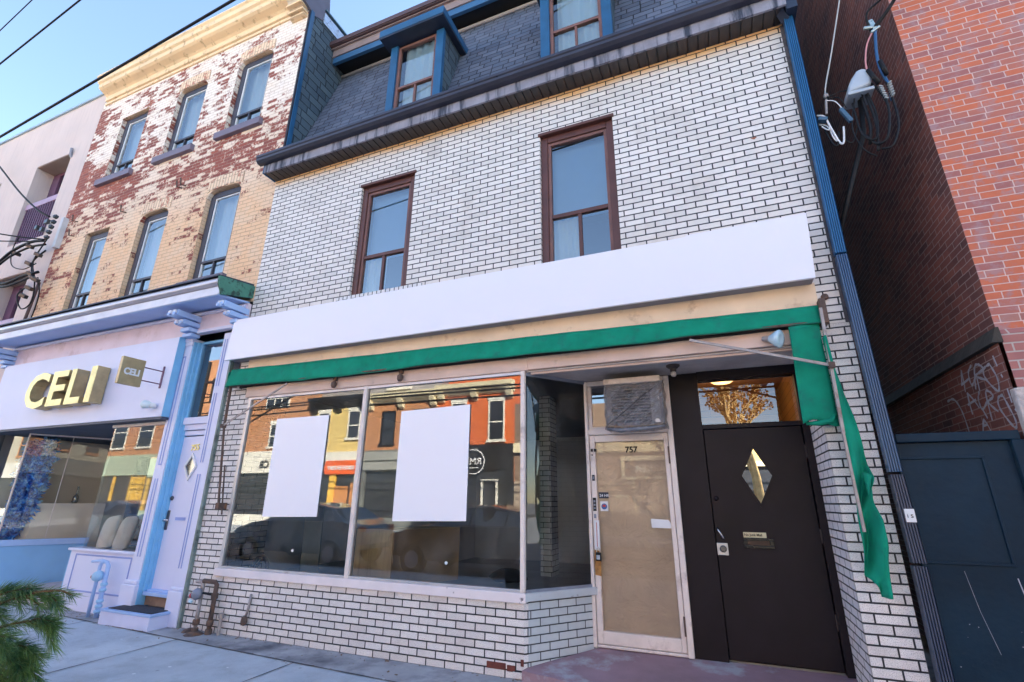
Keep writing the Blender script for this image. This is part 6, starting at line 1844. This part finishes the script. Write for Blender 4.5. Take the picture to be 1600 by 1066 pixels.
# parked cars, nearest kerb, behind the viewer
def car(xc, y, paint, label, rough=.25):
    c = thing('parked_car', (xc, y, -.13), label, 'car', 'cars parked along the kerb')
    Lh, w_ = 2.2, .88
    # sections along x: (x, z bottom, z belt, z roof, half width belt, half width roof)
    S = [(-2.2, .42, .62, .62, .62, .6), (-2.05, .28, .74, .74, .78, .76), (-1.3, .22, .92, .93, .88, .82), (-.95, .2, .95, 1.0, .88, .78), (-.25, .2, .95, 1.40, .88, .60),
         (.5, .2, .95, 1.43, .88, .60), (1.2, .2, .96, 1.30, .88, .60), (1.75, .22, .97, 1.0, .86, .74), (2.1, .3, .88, .89, .78, .7), (2.2, .45, .7, .7, .66, .6)]
    mb = MB()
    ring = []
    for (x_, zb, zm, zr, wb, wr) in S:
        P = [(-wb * .96, zb), (-wb, zb + .2), (-wb, zm), (-wr, zr - .02), (-wr * .7, zr), (wr * .7, zr), (wr, zr - .02), (wb, zm), (wb, zb + .2), (wb * .96, zb)]
        ring.append([(xc + x_, y + p[0], p[1] - .02) for p in P])
    n = 10
    vs = [v for r_ in ring for v in r_]
    fs = []
    for i in range(len(S) - 1):
        for k in range(n):
            fs.append((i * n + k, i * n + (k + 1) % n, (i + 1) * n + (k + 1) % n, (i + 1) * n + k))
    fs.append(tuple(range(n)))
    fs.append(tuple(range(len(S) * n - 1, len(S) * n - n - 1, -1)))
    mb.add(vs, fs)
    obj('car_body', mb, paint, c, bevel=.03, seg=3)
    for sg in (-1, 1):
        def sp(x_, f):   # point on side glass between belt and roof
            for i in range(len(S) - 1):
                if S[i][0] <= x_ <= S[i + 1][0]:
                    t = (x_ - S[i][0]) / (S[i + 1][0] - S[i][0])
                    zm = S[i][2] * (1 - t) + S[i + 1][2] * t
                    zr = S[i][3] * (1 - t) + S[i + 1][3] * t
                    wb = S[i][4] * (1 - t) + S[i + 1][4] * t
                    wr = S[i][5] * (1 - t) + S[i + 1][5] * t
                    return (xc + x_, y + sg * ((wb * (1 - f) + wr * f) + .012), (zm * (1 - f) + (zr - .02) * f) - .02)
        for xa, xb in ((-.72, .08), (.14, .95), (1.0, 1.45)):
            q = [sp(xa if xa > -.5 else -.78, .08), sp(xb, .08), sp(xb, .86), sp(xa if xa > -.5 else -.22, .86)]
            if xa == 1.0: q[2] = sp(1.2, .8)
            obj('side_window', MB().add(q, [(0, 1, 2, 3)]), dark_glass_m, c)
        obj('window_line', MB().tube([sp(-.85, .05), sp(-.2, .93), sp(.5, .95), sp(1.15, .92), sp(1.5, .1), sp(.5, .03), sp(-.85, .05)], .012, 5), silver, c)
        for xw in (-1.35, 1.4):
            wl_ = obj('wheel', MB().lathe([(.2, -.1), (.31, -.1), (.33, -.06), (.33, .06), (.31, .1), (.2, .1)], (xc + xw, y + sg * .80, .20), (0, 1, 0), 24), black, c)
            obj('rim', MB().lathe([(.2, -.085), (.19, .085), (.001, .09)], (xc + xw, y + sg * .80 + sg * .015, .20), (0, sg, 0), 12), silver, wl_)
        obj('headlight', MB().obox((xc - 2.08, y + sg * .55, .60), (.08, .15, .06), 0), white_plastic, c, bevel=.02)
        obj('tail_light', MB().obox((xc + 2.12, y + sg * .6, .78), (.06, .12, .07), 0), flat('tail_red', (.4, .01, .01), .2), c, bevel=.02)
    obj('windscreen', MB().add([(xc - .93, y - .72, 1.0), (xc - .93, y + .72, 1.0), (xc - .30, y + .56, 1.37), (xc - .30, y - .56, 1.37)], [(0, 1, 2, 3)]), dark_glass_m, c)
    obj('rear_window', MB().add([(xc + 1.71, y + .68, 1.0), (xc + 1.71, y - .68, 1.0), (xc + 1.24, y - .54, 1.29), (xc + 1.24, y + .54, 1.29)], [(0, 1, 2, 3)]), dark_glass_m, c)


car(-10.6, -6.6, flat('slate_car_paint', (.11, .18, .23), .2, .3, .05, 1, bd=0, coat=.8), 'slate blue parked car behind the viewer, reflected below the left poster')
car(-5.4, -6.6, flat('brown_car_paint', (.09, .05, .04), .2, .3, .05, 1, bd=0, coat=.8), 'brown parked car behind the viewer, reflected in the right shop pane')
car(-19.3, -6.6, flat('silver_blue_car_paint', (.40, .55, .62), .25, .4, .05, 1, bd=0, coat=.8), 'pale blue parked car reflected in the blue shop window')

# ================================================================== PINE BOUGHS IN THE FOREGROUND


def needle_mat(name, c1, c2):
    m, t, b, N, L = newmat(name)
    tc = N.new('ShaderNodeTexCoord')
    n_ = noise(N, L, tc.outputs['Object'], 14, 3, .6)
    c = mixc(N, L, ramp(N, L, n_, .35, .65), c1, c2)
    L.new(c, b.inputs['Base Color'])
    b.inputs['Roughness'].default_value = .45
    return m


needles = needle_mat('pine_needles', (.028, .115, .055), (.17, .30, .075))
cedar_m = needle_mat('cedar_sprays', (.06, .14, .06), (.26, .36, .12))
bark_m = flat('bough_bark', (.12, .07, .035), .9, 0, .3, 20)
rp = random.Random(21)


def needle(mb, p, d, L, wd):
    d = d.normalized()
    s_ = d.orthogonal().normalized()
    s_ = (Matrix.Rotation(rp.random() * 6.28, 3, d) @ s_) * wd
    droop = Vector((0, 0, -.12 * L))
    m_ = p + d * L * .55 + droop * .3
    e = p + d * L + droop
    mb.add([p - s_ * .6, p + s_ * .6, m_ + s_, e, m_ - s_], [(0, 1, 2, 3, 4)])


def bough(mb, tw_, pts, L, count, r=.006, spread=.75, wd=.0007):
    P = smooth_line([Vector(p) for p in pts], 8)
    tw_.tube(P, [r * (1 - .8 * i / len(P)) + .001 for i in range(len(P))], 6)
    for k in range(count):
        t = rp.random() ** .8
        i = min(len(P) - 2, int(t * (len(P) - 1)))
        p = P[i].lerp(P[i + 1], rp.random())
        ax = (P[i + 1] - P[i]).normalized()
        o_ = Vector((rp.gauss(0, 1), rp.gauss(0, 1), rp.gauss(0, 1)))
        o_ = (o_ - ax * o_.dot(ax)).normalized()
        d = ax * rp.uniform(.5, 1.1) + o_ * spread * rp.uniform(.5, 1.1)
        needle(mb, p, d, L * rp.uniform(.7, 1.1), wd)


pb = thing('pine_boughs', (-2.85, -3.3, .6), 'green pine boughs reaching in at the bottom left corner', 'plant')
ndl, twg = MB(), MB()
base = Vector((-2.92, -3.36, .86))
B1 = [((-3.05, -3.40, .96), (-2.88, -3.34, 1.05), (-2.72, -3.28, 1.10), (-2.63, -3.25, 1.095)),
      ((-3.0, -3.36, .90), (-2.85, -3.30, .97), (-2.70, -3.25, 1.00), (-2.60, -3.23, .975)),
      ((-3.0, -3.36, .84), (-2.86, -3.30, .89), (-2.76, -3.24, .895), (-2.69, -3.22, .87)),
      ((-3.0, -3.38, 1.0), (-2.92, -3.34, 1.07), (-2.82, -3.31, 1.11), (-2.72, -3.29, 1.125)),
      ((-2.70, -3.285, 1.11), (-2.60, -3.25, 1.12), (-2.53, -3.23, 1.105)),
      ((-3.0, -3.40, .93), (-2.92, -3.38, .96), (-2.84, -3.36, .96)),
      ((-3.0, -3.34, .78), (-2.9, -3.28, .83), (-2.8, -3.23, .84), (-2.73, -3.21, .82)),
      ((-3.0, -3.30, .74), (-2.92, -3.25, .77), (-2.84, -3.21, .76), (-2.78, -3.19, .73)),
      ((-2.98, -3.40, .88), (-2.9, -3.36, .93), (-2.82, -3.33, .95), (-2.74, -3.31, .95))]
for qi, q in enumerate(B1):
    bough(ndl, twg, q, .055 if qi == 4 else .085, 150 if qi == 4 else 420, wd=.00075, spread=.55)
    for s_ in range(0 if qi == 4 else 5):
        P = smooth_line([Vector(p) for p in q], 5)
        i = rp.randint(2, len(P) - 3)
        p = P[i]
        d = (P[i + 1] - P[i]).normalized() + Vector((rp.uniform(-.2, .5), rp.uniform(-.6, .6), rp.uniform(-.9, .35)))
        d.normalize()
        bough(ndl, twg, [p, p + d * .05, p + d * .09 + Vector((0, 0, -.01))], .075, 140, .003, .5, .00075)
obj('needles', ndl, needles, pb)
obj('twigs', twg, bark_m, pb)
cp_ = thing('cedar_sprig', (-2.8, -3.25, .5), 'darker leafy evergreen sprigs below the pine boughs', 'plant')
sp_, tw2 = MB(), MB()
for (a, b, c_) in (((-2.95, -3.30, .60), (-2.84, -3.24, .72), (-2.76, -3.20, .79)), ((-2.98, -3.3, .66), (-2.88, -3.25, .76), (-2.80, -3.22, .82)), ((-2.9, -3.28, .56), (-2.82, -3.22, .66), (-2.74, -3.18, .69)),
                   ((-2.90, -3.26, .58), (-2.80, -3.2, .64), (-2.72, -3.17, .64)), ((-2.72, -3.18, .60), (-2.655, -3.16, .66), (-2.62, -3.15, .745)), ((-2.98, -3.28, .72), (-2.9, -3.24, .80), (-2.84, -3.22, .84)),
                   ((-2.97, -3.25, .62), (-2.9, -3.2, .68), (-2.83, -3.18, .70)), ((-2.95, -3.22, .55), (-2.86, -3.18, .60), (-2.78, -3.16, .61))):
    thin = abs(c_[2] - .745) < .001
    bough(sp_, tw2, [a, b, c_], .022, 320 if thin else 600, .003, .9, .0026)
    if not thin:
        P = smooth_line([Vector(a), Vector(b), Vector(c_)], 6)
        for s_ in range(9):
            p = P[rp.randint(1, len(P) - 2)]
            d = Vector((rp.uniform(-.4, 1), rp.uniform(-.5, .5), rp.uniform(-.6, 1))).normalized()
            bough(sp_, tw2, [p, p + d * .03, p + d * .065], .018, 130, .0015, .9, .0022)
obj('leaf_sprays', sp_, cedar_m, cp_)
obj('twigs', tw2, bark_m, cp_)
o = obj('planter', MB().hexa([(-3.25, -3.5, 0), (-2.75, -3.5, 0), (-2.75, -3.1, 0), (-3.25, -3.1, 0), (-3.3, -3.55, .5), (-2.72, -3.55, .5), (-2.72, -3.06, .5), (-3.3, -3.06, .5)]), black, bevel=.01)
tag(o, 'dark planter that holds the evergreen boughs, just below the picture', 'planter')

# ================================================================== LITTER AND DEBRIS ON THE PAVEMENT
lt = MB()
rl_ = random.Random(9)
for k in range(260):
    x_ = rl_.uniform(-8.5, -1.6)
    yb = -.02 - .03 * abs(rl_.gauss(0, 1)) if rl_.random() < .6 else rl_.uniform(-.5, -.05)
    if -7.4 < x_ < -6.3 and yb > -.3: yb = -.31
    c = Vector((x_, yb, .012))
    e1 = Vector((rl_.uniform(-1, 1), rl_.uniform(-1, 1), rl_.uniform(-.2, .2))).normalized() * rl_.uniform(.004, .022)
    e2 = Vector((-e1.y, e1.x, .002)) * rl_.uniform(.3, .9)
    lt.add([c - e1, c + e2, c + e1 * .9, c - e2], [(0, 1, 2, 3)])
o = obj('debris', lt, flat('dry_debris', (.20, .13, .09), .9, 0, .5, 30))
tag(o, 'dry leaves and grit along the foot of the shop walls', 'debris', kind='stuff')
lt = MB()
for x_, y_ in ((-5.9, -.75), (-5.4, -.9), (-4.9, -1.0), (-5.0, -1.25), (-4.4, -.8), (-4.2, -1.4), (-3.4, -.8), (-6.3, -.6), (-3.9, -1.7), (-2.9, -.47)):
    c = Vector((x_, y_, .006))
    r_ = rl_.uniform(.008, .022)
    lt.add([c + Vector((r_ * math.cos(t) * rl_.uniform(.7, 1.3), r_ * .7 * math.sin(t) * rl_.uniform(.7, 1.3), 0)) for t in [k * 1.05 for k in range(6)]], [(0, 1, 2, 3, 4, 5)])
o = obj('chewing_gum', lt, flat('dried_gum', (.72, .74, .76), .8))
tag(o, 'pale dried gum spots and paper bits on the pavement', 'gum spots', kind='stuff')
pr = obj('pipe_rubble', MB().lathe([(.09, 0), (.07, .02), (.03, .035), (.001, .04)], (-5.95, -.07, .004), (0, 0, 1), 9).lathe([(.11, 0), (.07, .02), (.001, .03)], (-5.78, -.14, .004), (0, 0, 1), 8), rust)
tag(pr, 'broken rusty mortar around the foot of the gas pipes', 'rubble')

for o in [o_ for o_ in list(bpy.data.objects) if o_.type == 'MESH' and o_.name.split('.')[0] in (
        'arm_bracket', 'hinges', 'dark_wires', 'white_wires', 'cable', 'rods', 'fittings', 'wall_hooks', 'insulators', 'clamps', 'cable_ends', 'window_bars', 'strip_panes',
        'cornice_brackets', 'riser_pipe', 'vent_cap', 'inner_door_frame', 'frame_stickers', 'hasp_holes', 'awning_arm', 'cable_splice', 'wire_knot', 'louvres', 'orange_door', 'wall_hook')]:
    split_pieces(o)
